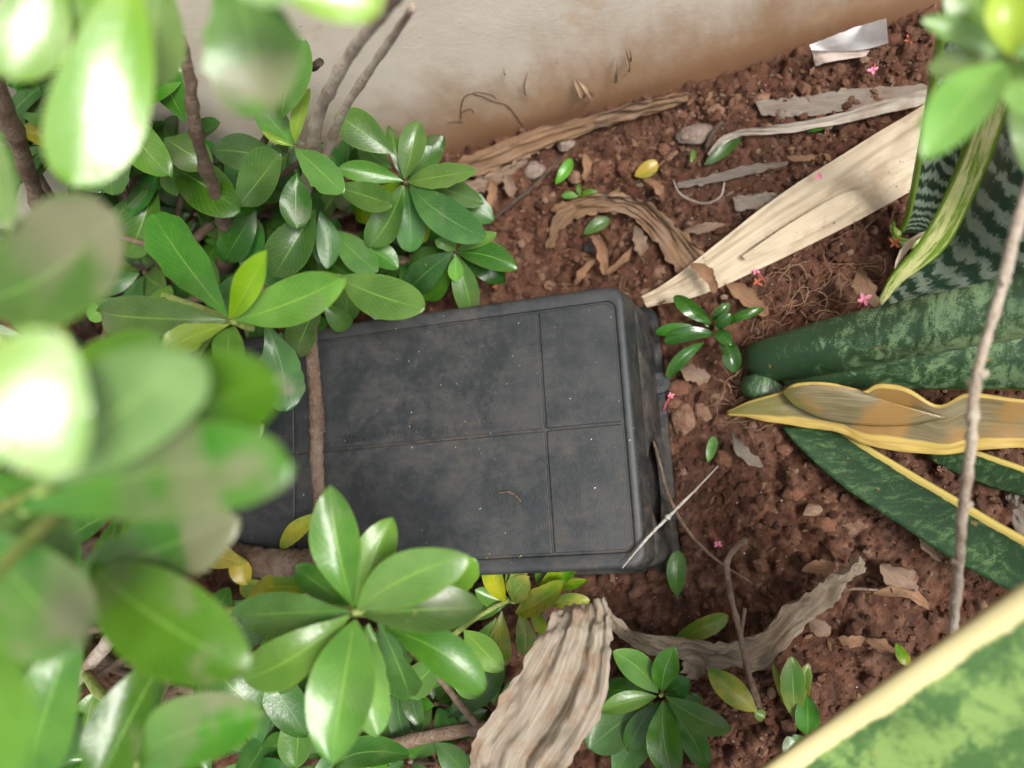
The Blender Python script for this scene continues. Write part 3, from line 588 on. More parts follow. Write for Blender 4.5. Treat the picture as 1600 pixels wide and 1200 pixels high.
# mounting ear on the right flange
def ear():
    c = U(1031, 599, 0.0085); bm = bmesh.new()
    bmesh.ops.create_cone(bm, cap_ends=True, segments=28, radius1=0.0078, radius2=0.0074, depth=0.004, matrix=Matrix.Translation((c.x, c.y, 0.0085)))
    bmesh.ops.create_cube(bm, size=1, matrix=Matrix.Translation((c.x-0.005, c.y, 0.0084)) @ Matrix.Diagonal((0.010, 0.0140, 0.0036, 1)))
    bmesh.ops.create_cone(bm, cap_ends=True, segments=20, radius1=0.0027, radius2=0.0022, depth=0.002, matrix=Matrix.Translation((c.x, c.y, 0.0113)))
    me = bpy.data.meshes.new('mounting_ear'); bm.to_mesh(me); bm.free(); me.materials.append(PLASTIC); o = bpy.data.objects.new('mounting_ear', me); COL.objects.link(o); o.parent = box
    bm = bmesh.new(); bmesh.ops.create_cone(bm, cap_ends=True, segments=16, radius1=0.0012, radius2=0.0012, depth=0.0006, matrix=Matrix.Translation((c.x, c.y, 0.0126)))
    me = bpy.data.meshes.new('ear_hole_shade'); bm.to_mesh(me); bm.free(); me.materials.append(STONE_AND_HOLE_SHADE); o2 = bpy.data.objects.new('ear_hole_shade', me); COL.objects.link(o2); o2.parent = o  # solid black disc, its colour stands in for the shade inside the hole
ear()

# ------------------------------------------------------------------ shrubs
def twig_to(parent, c, base, r0=0.0016, r1=0.0032, mat=BARK):
    """shoot from a whorl's centre c down to the plant's base"""
    c, base = Vector(c), Vector(base); d = (c-CAM_LOC).normalized(); m1 = c + d*0.03 + Vector((0, 0, -0.015)); m2 = base.lerp(m1, 0.45) + Vector((0, 0, 0.02))
    return tube('branch', [c - d*0.002, m1, m2, base], [r0, r0*1.3, r1, r1*1.3], mat, parent, seg=7, n=18, nodes=3)

# shrub against the wall, upper left
sb = U(260, 470, 0.0); shrubA = empty('leafy_shrub', sb)
tag(shrubA, 'dense green shrub filling the upper left corner between wall and box', 'shrub')
A = shrubA
# its stems
ptube('stem', [(283, 60, 30, 17), (296, 120, 28, 18), (304, 190, 25, 19), (318, 250, 21, 20), (340, 310, 16, 21), (352, 355, 12, 24), (356, 400, 8, 27), (330, 460, 0, 30)], BARK, A, n=40, nodes=5)
ptube('stem', [(-25, 90, 33, 26), (5, 160, 30, 28), (30, 230, 26, 27), (58, 308, 20, 25), (90, 400, 14, 24), (118, 470, 9, 24), (140, 520, 4, 25), (180, 560, 0, 26)], BARK, A, n=40, nodes=5)
ptube('stem', [(650, -40, 36, 20), (612, 5, 33, 19), (560, 66, 29, 19), (522, 128, 25, 19), (496, 185, 20, 19), (488, 240, 15, 22), (470, 330, 6, 22), (450, 400, 0, 22)], BARK_PALE, A, n=44, nodes=8)
ptube('stem', [(646, 10, 31, 13), (612, 60, 27, 13), (572, 118, 23, 13), (538, 172, 19, 13), (516, 222, 15, 15), (506, 250, 13, 16)], BARK_PALE, A, n=30, nodes=7)
ptube('branch', [(58, 305, 20, 12), (80, 330, 19, 10), (140, 355, 17, 8), (240, 385, 14, 9)], BARK, A, n=18)
ptube('branch', [(500, 97, 20, 13), (485, 106, 19, 12), (482, 80, 19, 8)], BARK_DARK, A, n=10)
ptube('branch', [(425, 200, 14, 9), (410, 225, 13, 12), (400, 240, 12, 10)], BARK_DARK, A, n=8)
ptube('branch', [(290, 300, 10, 8), (380, 330, 9, 10), (470, 345, 8, 8), (560, 370, 6, 7)], BARK_DARK, A, n=16)
ptube('branch', [(170, 420, 7, 14), (250, 415, 7, 12), (330, 425, 6, 10)], BARK_DARK, A, n=16)
bud = U(547, 78, 27.5); leaf(A, bud, bud+Vector((0.004, 0.002, 0.004)), 0.004, LM['y'], name='bud', nu=7, nv=4)
L_A = [
 # whorl beside the box's left end
 (356, 494, 24, 239, 335, 25, 78, 'm'), (358, 498, 24, 417, 392, 27, 50, 'y'), (368, 500, 24, 541, 432, 25, 80, 'g'), (352, 500, 24, 155, 488, 24, 74, 'm'),
 (348, 502, 23, 142, 468, 21, 46, 'd'), (358, 507, 24, 250, 552, 26, 46, 'y'), (366, 508, 23, 372, 585, 25, 52, 'g'), (345, 505, 23, 260, 580, 23, 40, 'p'),
 # leaves hanging over the lid
 (528, 432, 20, 664, 482, 20, 78, 'm'), (415, 505, 18, 448, 643, 17, 70, 'b'), (500, 468, 17, 462, 556, 16, 60, 'm'), (440, 520, 16, 425, 610, 15, 62, 'b'), (505, 470, 12, 545, 512, 10, 38, 'd'), (480, 480, 12, 505, 515, 10, 34, 'd'),
 (380, 640, 14, 415, 652, 14, 34, 'g'), (360, 690, 15, 412, 662, 15, 40, 'g'),
 # bright whorl in front of the wall
 (630, 283, 11, 528, 264, 13, 36, 'g'), (636, 284, 11, 746, 266, 13, 40, 'g'), (632, 280, 11, 652, 188, 12, 46, 'm'), (628, 280, 10, 606, 196, 11, 24, 'm'), (640, 287, 11, 758, 372, 11, 64, 'b'),
 (630, 290, 11, 577, 386, 10, 56, 'm'), (634, 292, 10, 640, 394, 8, 50, 'b'), (636, 290, 9, 662, 380, 7, 44, 'd'), (640, 285, 9, 756, 318, 9, 50, 'b'), (640, 280, 9, 690, 235, 9, 42, 'd'),
 (645, 290, 8, 772, 345, 7, 52, 'b'), (640, 275, 8, 693, 212, 8, 40, 'd'), (615, 240, 13, 525, 178, 15, 62, 'm'), (612, 262, 10, 560, 215, 10, 40, 'm'), (520, 290, 13, 613, 320, 13, 50, 'm'), (625, 285, 8, 556, 340, 6, 50, 'd'),
 # small whorl lower right of it
 (712, 392, 8, 680, 375, 9, 20, 'g'), (714, 392, 8, 776, 365, 9, 24, 'g'), (712, 390, 8, 704, 362, 9, 16, 'g'), (716, 396, 8, 809, 420, 8, 46, 'm'), (710, 396, 8, 738, 500, 6, 46, 'm'), (708, 394, 8, 640, 452, 6, 52, 'd'),
 (708, 398, 7, 668, 470, 5, 46, 'd'), (712, 400, 8, 712, 440, 8, 26, 'g'), (716, 394, 6, 790, 440, 5, 44, 'd'), (706, 392, 6, 640, 420, 5, 46, 'd'), (700, 380, 5, 660, 340, 5, 40, 'd'),
 # yellowish shoot
 (462, 226, 17, 484, 138, 19, 27, 'y'), (460, 228, 17, 410, 203, 18, 13, 'y'), (462, 232, 17, 537, 302, 17, 54, 'g'), (464, 270, 15, 464, 358, 14, 54, 'm'), (458, 232, 17, 402, 165, 18, 50, 'b'), (440, 185, 19, 478, 62, 22, 66, 'g'), (452, 240, 15, 380, 300, 14, 60, 'm'),
 # leaves in the middle of the shrub
 (184, 176, 23, 266, 276, 23, 66, 'g'), (182, 170, 22, 118, 85, 24, 60, 'm'), (186, 168, 22, 290, 108, 22, 60, 'm'), (180, 172, 22, 25, 168, 22, 62, 'm'), (178, 178, 21, 35, 205, 18, 54, 'l'), (190, 180, 20, 232, 130, 21, 22, 'y'),
 (190, 182, 20, 175, 305, 19, 60, 'm'), (200, 185, 20, 150, 300, 18, 60, 'b'), (372, 322, 16, 438, 240, 18, 84, 'm'), (268, 262, 16, 376, 330, 16, 78, 'm'), (245, 285, 15, 200, 402, 14, 66, 'm'),
 (232, 288, 14, 170, 380, 13, 50, 'd'), (258, 215, 19, 330, 260, 18, 62, 'm'), (330, 235, 17, 440, 250, 16, 60, 'b'), (492, 328, 12, 428, 432, 12, 72, 'm'), (500, 330, 11, 512, 420, 10, 40, 'b'), (380, 420, 10, 400, 340, 11, 54, 'b'),
 (520, 360, 10, 590, 425, 9, 54, 'm'), (555, 380, 9, 622, 420, 8, 44, 'm'), (400, 420, 9, 470, 470, 8, 60, 'b'), (350, 250, 14, 310, 330, 14, 46, 'd'), (110, 230, 20, 40, 290, 18, 56, 'm'), (100, 215, 19, 160, 300, 18, 60, 'd'),
 (290, 190, 20, 240, 90, 22, 60, 'm'), (400, 330, 12, 350, 410, 11, 56, 'd'), (560, 440, 6, 500, 400, 6, 50, 'd'), (560, 460, 6, 630, 500, 4, 46, 'd'), (180, 470, 14, 140, 500, 14, 34, 'g'),
]
for d in L_A: pleaf(A, d if rnd.random() > .10 or d[7] not in 'db' else (*d[:7], 's'))
for k, (x, y, z, r_) in enumerate([(90, 225, 12, .052), (50, 390, 8, .052), (225, 425, 7, .05), (305, 335, 8, .05), (200, 240, 15, .052), (425, 320, 8, .05), (425, 450, 5, .048), (545, 440, 4, .045), (110, 110, 18, .05), (540, 280, 6, .045), (260, 560, 9, .05), (395, 560, 7, .046),
                               (120, 600, 10, .052), (20, 240, 14, .05), (310, 440, 5, .05), (385, 390, 5, .048), (465, 395, 4, .046), (640, 400, 3, .042), (330, 500, 10, .05), (60, 540, 9, .05), (190, 330, 9, .05), (470, 290, 9, .045), (200, 690, 9, .05), (320, 690, 12, .045), (20, 120, 22, .05), (270, 240, 13, .048), (150, 400, 4, .05)]):
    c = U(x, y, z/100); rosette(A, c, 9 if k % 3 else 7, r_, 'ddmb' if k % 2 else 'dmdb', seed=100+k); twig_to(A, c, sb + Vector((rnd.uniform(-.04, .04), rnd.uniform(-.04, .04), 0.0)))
for c in [(362, 502, 23.5), (633, 285, 10.5), (713, 393, 7.5), (461, 230, 16.5), (185, 174, 21.5), (528, 432, 19.5)]: twig_to(A, U(c[0], c[1], c[2]/100), sb + Vector((rnd.uniform(-.03, .03), rnd.uniform(-.03, .03), 0)), mat=YBARK if c[2] > 22 else BARK)

# tall shoots close to the lens, same kind, growing from the left edge
sb2 = U(-130, 560, 0.0); shrubT = empty('leafy_shrub', sb2)
tag(shrubT, 'tallest shrub at the left edge with large blurred glossy leaves close to the lens', 'shrub')
T = shrubT
L_T = [(-85, 650, 49.3, 142, 632, 46.3, 250, 'w', 1), (70, 760, 43.8, 305, 555, 44.8, 165, 'p', 0.6), (190, 700, 40.8, 436, 588, 42.3, 150, 'k', 0.0), (30, 796, 41.8, 457, 722, 42.3, 152, 'k', 0), (110, 905, 36, 372, 806, 36.5, 118, 'k', 0), (60, 590, 38.8, 255, 540, 38.8, 95, 'g', 0.0), (-45, 470, 41.8, 182, 335, 42.8, 180, 'k', 0), (-40, 160, 43.8, 8, 355, 43.8, 70, 'p', 0.5), (-30, 830, 41.8, 130, 1010, 41.8, 160, 'k', 0), (-20, 790, 39.8, 120, 880, 39.8, 120, 'm', 0.0), (-60, 960, 45.8, 40, 1200, 46.8, 125, 'g', 0.4), (-40, 740, 38.8, 90, 830, 37.8, 110, 'm', 0.0)]
for d in L_T: pleaf(T, d[:8], roll=0.05, shine=d[8], arch=0.05, cup=0.15 if d[8] else 0.25, pw=(0.95, 0.42))
tc = U(-70, 690, .42)
tube('stem', [tc + Vector((0, 0, 0.02)), tc, (tc+sb2)*0.5 + Vector((-.02, 0, 0)), sb2], [.002, .003, .0045, .006], BARK, T, n=30, nodes=4)
for q in [(-60, 470, 41.5), (-60, 170, 43.5), (-50, 820, 41.5), (-70, 960, 45.5), (60, 768, 43.5), (185, 702, 40.5), (35, 800, 41.5)]: tube('branch', [U(q[0], q[1], q[2]/100), (U(q[0], q[1], q[2]/100)+tc)*0.5 - Vector((0, 0, .03)), tc - Vector((0.01, 0, .08))], [.0014, .002, .0025], YBARK, T, n=12)
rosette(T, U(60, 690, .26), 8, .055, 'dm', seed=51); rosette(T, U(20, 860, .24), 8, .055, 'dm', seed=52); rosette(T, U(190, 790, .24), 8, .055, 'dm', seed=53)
for q in [(60, 690, .26), (20, 860, .24), (190, 790, .24)]: twig_to(T, U(*q), sb2)

# overhanging spray at the very top
sb3 = U(-60, 60, 0.10); shrubO = empty('leafy_shrub', U(-120, 150, .0)); O = shrubO
tag(shrubO, 'shrub at the top left edge whose sunlit leaf tips hang down out of focus', 'shrub')
L_O = [(205, -70, 44.6, 112, 290, 42.6, 150, 'w', 1), (70, -80, 44.6, 15, 125, 43.6, 120, 'w', 1), (345, -70, 42.6, 408, 182, 41.1, 160, 'k', 0.0), (255, -50, 39.6, 245, 132, 38.6, 105, 'p', 0.0), (365, -60, 43.6, 600, 5, 41.6, 100, 'w', 1), (300, -80, 43.6, 470, -30, 44.6, 110, 'p', 1), (150, -80, 42.6, 130, 60, 42.6, 110, 'g', 0.2)]
for d in L_O: pleaf(O, d[:8], roll=0.05, shine=d[8], arch=0.04, cup=0.15, pw=(1.0, 0.5))
oc_ = U(230, -170, .42); ob = shrubO.location
tube('stem', [oc_, oc_ + Vector((-.12, 0.0, -.05)), ob + Vector((0, -.01, .18)), ob], [.003, .004, .006, .007], BARK, O, n=26, nodes=4)
for q in [(205, -75, 44.6), (70, -85, 44.6), (345, -75, 42.6), (255, -55, 39.6), (365, -65, 43.6)]: tube('branch', [U(q[0], q[1], q[2]/100), oc_], [.0013, .002], YBARK, O, n=8)

# low shrub in front of the box
sbB = U(160, 900, 0.0); shrubB = empty('leafy_shrub', sbB); B = shrubB
tag(shrubB, 'low spreading shrub in front of the box with one big bright whorl of leaves', 'shrub')
ptube('stem', [(40, 860, 1, 40), (150, 858, 3, 38), (230, 862, 4.5, 40), (330, 858, 8.5, 38), (400, 878, 10.6, 46), (460, 880, 10.8, 44), (512, 872, 10.8, 34)], BARK_RED, B, seg=14, n=90, bumpy=0.09)
ptube('branch', [(508, 885, 10.6, 25), (506, 860, 10.8, 24), (502, 800, 11.2, 20), (495, 720, 12, 21), (495, 650, 13, 22), (488, 560, 14, 20), (485, 500, 14.5, 19), (470, 430, 15.5, 18)], BARK_RED, B, seg=14, n=90, bumpy=0.09, nodes=6)
ptube('branch', [(590, 1168, 7, 17), (650, 1155, 8, 20), (740, 1138, 8, 22), (790, 1150, 7, 20), (850, 1160, 5, 18)], BARK, B, n=18, nodes=3)
ptube('branch', [(750, 1140, 8, 14), (690, 1065, 9, 10), (640, 1020, 12, 8)], BARK, B, n=12)
ptube('branch', [(215, 960, 20, 18), (180, 990, 18, 22), (130, 1050, 14, 22), (60, 1120, 8, 24)], BARK_PALE, B, n=16)
ptube('branch', [(272, 1035, 22, 9), (255, 1080, 20, 13), (210, 1170, 16, 14), (180, 1230, 12, 16)], BARK, B, n=16)
ptube('branch', [(865, 862, 5, 8), (856, 900, 6, 9), (850, 955, 5, 10), (838, 1010, 3, 11)], BARK, B, n=14, nodes=4)
ptube('branch', [(800, 935, 6, 8), (770, 950, 7, 8), (730, 975, 8, 9), (690, 1010, 9, 10)], YBARK, B, n=12)
L_B = [
 (552, 950, 25, 516, 757, 26, 82, 'g'), (556, 950, 24, 612, 808, 24, 70, 'g'), (560, 953, 25, 731, 866, 26, 90, 'g'), (566, 960, 25, 756, 950, 24, 78, 'm'), (600, 982, 23, 758, 1078, 22, 72, 'm'), (555, 968, 25, 518, 1195, 27, 112, 'g'),
 (575, 975, 23, 590, 1150, 22, 70, 'g'), (546, 962, 25, 382, 1062, 26, 82, 'g'), (544, 954, 25, 366, 962, 24, 72, 'm'), (545, 946, 23, 462, 886, 22, 46, 'm'), (690, 940, 20, 742, 872, 20, 56, 'g'), (505, 925, 20, 388, 930, 19, 40, 's'), (590, 965, 20, 640, 1090, 16, 58, 'm'),
 (610, 1010, 17, 625, 1085, 15, 50, 'm'), (725, 985, 12, 787, 1048, 12, 50, 'g'), (690, 1020, 13, 622, 1082, 13, 56, 'g'), (700, 1030, 12, 755, 1085, 11, 50, 'g'),
 # yellow-blotched small leaves
 (790, 940, 7, 768, 862, 9, 36, 's'), (798, 935, 7, 800, 868, 8, 24, 's'), (806, 935, 7, 822, 864, 9, 28, 's'), (800, 940, 7, 827, 902, 9, 40, 's'), (832, 940, 7, 910, 862, 9, 36, 's'), (805, 958, 7, 884, 908, 9, 42, 's'), (846, 918, 6, 848, 862, 8, 14, 'g'), (862, 915, 6, 921, 907, 7, 18, 's'),
 (860, 945, 6, 922, 938, 6, 28, 's'), (800, 940, 6, 742, 922, 7, 32, 'g'), (784, 955, 6, 784, 1045, 5, 38, 's'), (812, 955, 6, 818, 1022, 5, 34, 's'), (775, 965, 6, 730, 1040, 5, 40, 'g'), (830, 950, 5, 850, 990, 5, 24, 's'), (790, 945, 6, 720, 960, 6, 36, 'g'),
 (500, 800, 11, 438, 856, 10.5, 32, 's'), (384, 880, 13, 320, 858, 12.8, 44, 'l'), (362, 862, 12.4, 386, 914, 12, 36, 'l'), (440, 925, 11, 375, 920, 10, 34, 's'),
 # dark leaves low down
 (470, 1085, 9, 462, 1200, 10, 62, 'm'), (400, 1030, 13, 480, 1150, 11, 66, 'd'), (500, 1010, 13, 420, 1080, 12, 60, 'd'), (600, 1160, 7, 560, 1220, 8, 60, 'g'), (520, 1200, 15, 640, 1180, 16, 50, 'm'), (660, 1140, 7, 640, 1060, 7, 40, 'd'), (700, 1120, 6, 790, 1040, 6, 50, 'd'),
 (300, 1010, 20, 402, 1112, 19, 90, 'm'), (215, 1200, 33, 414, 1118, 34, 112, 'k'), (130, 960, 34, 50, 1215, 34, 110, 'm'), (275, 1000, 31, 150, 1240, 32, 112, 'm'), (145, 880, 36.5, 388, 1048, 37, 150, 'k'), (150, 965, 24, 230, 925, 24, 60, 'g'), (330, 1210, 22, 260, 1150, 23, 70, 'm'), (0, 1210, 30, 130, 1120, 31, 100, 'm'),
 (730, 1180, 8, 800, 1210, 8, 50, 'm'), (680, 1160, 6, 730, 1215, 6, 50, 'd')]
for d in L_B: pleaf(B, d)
for k, (x, y, z, r_) in enumerate([(60, 930, 10, .05), (440, 1110, 5, .048), (560, 1130, 5, .048), (340, 1010, 8, .046), (680, 1100, 3, .04), (90, 1090, 10, .05), (500, 1050, 6, .046), (620, 1060, 6, .044), (640, 1190, 4, .044), (400, 1180, 6, .05), (150, 1190, 12, .05), (770, 1110, 2.5, .034), (520, 1190, 4, .046), (20, 1000, 16, .05), (440, 960, 8, .042)]):
    c = U(x, y, z/100); rosette(B, c, 8, r_, 'ddmb', seed=300+k); twig_to(B, c, sbB + Vector((rnd.uniform(-.03, .12), rnd.uniform(-.09, -.02), 0)))
for c in [(553, 957, 24.5), (800, 940, 6.5), (215, 1195, 32), (145, 880, 36)]: twig_to(B, U(c[0], c[1], c[2]/100), sbB + Vector((rnd.uniform(-.02, .06), rnd.uniform(-.06, -.02), 0)), mat=YBARK)

def small_plant(name, base, label, leaves, group=None, stem_r=0.0014, mat=YBARK, cat='seedling', **kw):
    b = U(*base[:2], 0.0); e = empty(name, b); tag(e, label, cat, group); c = U(*base)
    tube('stem', [b - Vector((0, 0, .002)), (b+c)*0.5 + Vector((.001, .001, 0)), c], [stem_r*1.3, stem_r*1.1, stem_r*0.8], mat, e, n=8, seg=7)
    for d in leaves: pleaf(e, d, **kw)
    return e
small_plant('young_shrub', (1032, 1087, .08), 'small dark green rosette plant beside the grey dried leaf at the bottom', [
 (1028, 1082, 8, 957, 1018, 10, 50, 'm'), (1034, 1080, 8, 1054, 1010, 10, 44, 'm'), (1026, 1088, 8, 938, 1112, 9, 34, 'm'), (1040, 1088, 8, 1143, 1140, 9, 46, 'm'), (1036, 1095, 8, 1052, 1215, 9, 60, 'm'), (1030, 1096, 7, 982, 1175, 6, 40, 'd'), (1042, 1080, 7, 1078, 1062, 8, 40, 'd'), (1022, 1080, 6, 940, 1078, 6, 42, 'd'),
 (1040, 1096, 6, 1105, 1200, 6, 44, 'm'), (1020, 1096, 6, 920, 1170, 6, 70, 'b'), (1044, 1090, 5, 1100, 1110, 5, 40, 'd'), (1026, 1076, 5, 1000, 1040, 5, 36, 'd'), (1030, 1100, 4, 960, 1210, 5, 60, 'b'), (1036, 1084, 5, 1098, 1092, 4, 30, 'd')], cat='plant')
small_plant('glossy_seedling', (1118, 512, .02), 'glossy dark green seedling growing beside the box corner and cream dry leaf', [
 (1112, 505, 2.2, 1053, 463, 3, 27, 'e'), (1100, 522, 2, 1024, 520, 2.6, 23, 'e'), (1116, 522, 2.4, 1038, 534, 2.6, 26, 'e'), (1100, 535, 1.8, 1042, 590, 1.6, 22, 'e'), (1118, 518, 2.6, 1142, 540, 3.2, 24, 'e'), (1128, 508, 2, 1194, 482, 2.6, 17, 'e'), (1130, 525, 2.2, 1150, 582, 2.2, 32, 'e'), (1112, 500, 2, 1140, 474, 2.4, 18, 'e'), (1120, 512, 2.4, 1142, 490, 3, 22, 'e'), (1108, 512, 1.5, 1098, 494, 1.2, 16, 'd')], arch=0.16, cup=0.35, pw=(0.75, 0.55))
small_plant('tiny_sprout', (905, 306, .008), 'tiny bright three leaved sprout behind the curled brown leaf', [(904, 307, .8, 878, 306, 1, 13, 'g'), (905, 305, .8, 905, 287, 1.3, 10, 'g'), (907, 307, .8, 933, 300, 1, 12, 'g')], stem_r=0.0006)
small_plant('spotted_seedling', (1180, 1105, .015), 'seedling with broad yellow spotted leaf right of the dark rosette plant', [(1182, 1112, 2, 1106, 1046, 2.6, 44, 's'), (1178, 1110, 1.6, 1195, 1122, 1.4, 20, 's')], cat='seedling')
small_plant('spotted_seedling', (1245, 1110, .015), 'yellow spotted upright seedling at the foot of the big light green blade', [(1240, 1120, 1.6, 1236, 1026, 3.4, 40, 's'), (1248, 1115, 1.5, 1262, 1036, 2.6, 26, 's'), (1262, 1150, 1.2, 1262, 1086, 2.6, 40, 'm'), (1238, 1120, 1.2, 1208, 1036, 1.6, 12, 's'), (1270, 1160, 1.2, 1225, 1180, 1.5, 44, 'd')], pw=(0.8, 0.55))

# spray of leaves at the top right corner
sT = U(1690, 60, .0); topr = empty('leafy_shrub', sT)
tag(topr, 'shrub shoot with washed out leaves hanging in from the top right corner', 'shrub')
for d in [(1572, 90, 32, 1440, 30, 33, 44, 'p', 0), (1570, 92, 32, 1449, 108, 32, 54, 'p', .2), (1566, 96, 32, 1436, 200, 32, 78, 'p', -.2), (1570, 100, 33, 1442, 250, 34.5, 96, 'p', .2), (1572, 84, 32, 1488, -30, 33, 86, 'p', 0), (1578, 88, 33, 1580, -30, 34, 80, 'y', 0), (1580, 95, 32, 1625, 180, 32, 70, 'p', 0), (1585, 85, 33, 1680, 60, 33, 70, 'p', 0), (1580, 105, 30, 1630, 290, 30, 60, 'p', 0)]: pleaf(topr, d[:8], roll=d[8])
tube('stem', [U(1573, 90, .32), U(1610, 130, .26), U(1660, 100, .12), sT], [.0016, .0024, .0034, .004], YBARK, topr, n=20, nodes=3)

# thin pale bare stem crossing the right side
tw = ptube('bare_stem', [(1640, 180, 27, 16), (1598, 320, 25, 17), (1562, 460, 23, 16), (1526, 590, 21.5, 16), (1517, 700, 20, 15), (1504, 800, 18, 15), (1497, 900, 15, 14), (1489, 985, 12, 15), (1482, 1080, 4, 18), (1478, 1120, -0.5, 18)], BARK_PALE, n=90, nodes=16, bumpy=0.16)
drop_base(tw); tag(tw, 'long pale bare stem crossing in front of the snake plant leaves', 'stem')
for (x, y, z, dx) in [(1532, 585, 21.6, 13), (1520, 655, 20.6, -12), (1506, 790, 18.2, 14), (1497, 880, 15.8, -11), (1566, 440, 23.4, 14), (1524, 600, 21.2, -12)]:
    p = U(x, y, z/100); ob_ = tube('node_stub', [p, U(x+dx, y-4, z/100 + .001)], [.0024, .0012], BARK_PALE, None, n=6, seg=7); ob_.parent = tw; ob_.matrix_parent_inverse = Matrix.Translation(-tw.location)

# ------------------------------------------------------------------ snake plants
def snake(name, base, label):
    e = empty(name, U(*base, 0.0)); tag(e, label, 'snake plant'); return e
s1 = snake('snake_plant', (1190, 590), 'snake plant with dark mottled blades pointing right from beside the box')
blade('leaf', [(1166, 548, .6), (1180, 536, 2.2), (1290, 500, 5), (1400, 474, 8), (1500, 450, 10.5), (1640, 420, 13)], [(1178, 588, .2), (1225, 592, .8), (1300, 580, 2.6), (1400, 560, 4.5), (1500, 540, 6.5), (1640, 512, 9)], SNAKE_DARK, s1, bulge=0.30, th=.003, seed=2, tip=(1900, 400, 20), n=48)
blade('leaf', [(1215, 585, .3), (1260, 585, 1.2), (1330, 570, 2.2), (1450, 545, 4.0), (1560, 520, 5.4), (1660, 500, 6.5)], [(1225, 600, .2), (1270, 603, .4), (1340, 604, 1), (1450, 606, 1.8), (1560, 606, 2.6), (1660, 606, 3.4)], SNAKE_DARK, s1, bulge=0.08, th=.003, seed=3, tip=(1900, 510, 10), n=48)
blade('sheath', [(1164, 588, .8), (1180, 585, 1.4), (1205, 592, 1.4), (1222, 606, .6)], [(1166, 618, .2), (1180, 627, .2), (1200, 628, .2), (1222, 616, .2)], SNAKE_DARK, s1, bulge=0.4, th=.002, n=14)
s2 = snake('snake_plant_leaf', (1140, 645), 'dying yellow edged snake plant leaf lying flat and pointing at the box')
s2['category'] = 'leaf'
blade('blade', [(1136, 643, 1.0), (1168, 628, 2.0), (1222, 612, 3.0), (1245, 600, 3.6), (1300, 600, 4.0), (1345, 612, 4.0), (1372, 600, 4.4), (1415, 606, 4.6), (1466, 633, 4.6), (1512, 614, 5.0), (1580, 622, 5.4), (1660, 632, 5.8)],
      [(1136, 647, .9), (1168, 652, 1.4), (1210, 660, 1.8), (1260, 668, 2.1), (1310, 676, 2.5), (1345, 692, 2.9), (1390, 703, 3.3), (1440, 709, 3.6), (1480, 710, 4.0), (1520, 704, 4.3), (1580, 700, 4.7), (1660, 700, 5.2)], SNAKE_DYING, s2, bulge=-0.10, th=.0022, n=70, wr=.0015, seed=5, tip=(1860, 670, 8))
blade('side_fold', [(1222, 614, 3.3), (1240, 600, 4.2), (1285, 597, 4.6), (1330, 606, 4.5), (1345, 613, 4.3)], [(1240, 632, 3.2), (1290, 655, 3.2), (1350, 664, 3.4), (1420, 664, 3.8), (1480, 652, 4.4)], SNAKE_FOLD, s2, bulge=0.05, th=.0016, n=24, seed=6)
s3 = snake('snake_plant', (1235, 670), 'snake plant blade with yellow upper margin slanting down to the right')
blade('leaf', [(1300, 660, 1.0), (1345, 690, 2.2), (1420, 735, 3.4), (1500, 782, 4.6), (1560, 818, 5.4), (1660, 874, 6.6)], [(1222, 668, .5), (1255, 705, .9), (1320, 762, 1.6), (1400, 815, 2.4), (1500, 880, 3.4), (1640, 950, 4.6)], SNAKE_DARK1, s3, bulge=-0.06, th=.003, seed=8, tip=(1900, 1030, 9), n=48)
blade('leaf', [(1460, 690, 1.6), (1520, 703, 2.2), (1600, 730, 3.0), (1680, 760, 3.6)], [(1450, 715, .6), (1500, 740, .8), (1570, 765, 1.2), (1680, 790, 1.6)], SNAKE_DARK1, s3, bulge=0.04, th=.003, seed=9, n=26, tip=(1860, 830, 5))
blade('dead_leaf', [(1590, 760, .8), (1600, 790, 1), (1640, 830, 1)], [(1572, 770, .4), (1578, 810, .4), (1600, 850, .5)], DRY_ASH, s3, th=.001, n=12, wr=.002)
s4 = snake('snake_plant', (1430, 400), 'tall snake plant with wide grey banded blades curving up in the right corner')
blade('leaf', [(1404, 365, .3), (1418, 330, 3), (1436, 230, 9), (1452, 140, 15), (1470, 40, 20), (1490, -60, 26)], [(1455, 372, .2), (1470, 335, 2.5), (1505, 255, 8), (1540, 150, 14), (1570, 40, 19), (1600, -60, 25)], SNAKE_BAND, s4, bulge=-0.16, th=.003, seed=11, na=16, n=48, tip=(1570, -190, 33))
blade('leaf_margin', [(1372, 470, .5), (1392, 430, 2.6), (1440, 372, 5.5), (1500, 262, 10.5), (1535, 170, 15), (1570, 60, 20), (1590, -40, 24)], [(1378, 482, .2), (1410, 440, 2.0), (1478, 385, 5.2), (1530, 290, 10), (1566, 200, 14.6), (1600, 90, 19.6), (1625, -20, 23.6)], SNAKE_MARG, s4, bulge=0.08, th=.003, seed=12, n=48, tip=(1780, -220, 34))
blade('leaf', [(1376, 478, .3), (1406, 442, 1.9), (1476, 388, 5.0), (1528, 292, 9.8), (1564, 202, 14.4), (1598, 92, 19.4), (1622, -20, 23.4)], [(1385, 492, .2), (1440, 470, 1.4), (1560, 440, 4.5), (1680, 390, 9), (1760, 300, 14), (1820, 180, 19), (1850, 50, 23)], SNAKE_BIG, s4, bulge=0.14, th=.003, seed=13, n=52, na=18, tip=(1780, -220, 34))
blade('sheath', [(1398, 345, .8), (1400, 366, 1.2), (1420, 374, 1.6), (1440, 368, 1)], [(1398, 365, .2), (1406, 378, .3), (1424, 382, .3), (1444, 374, .2)], SNAKE_MARG, s4, th=.0015, n=12, bulge=0.3)
s5 = snake('snake_plant', (985, 1520), 'big light green snake plant blade with cream margin in the bottom right corner')
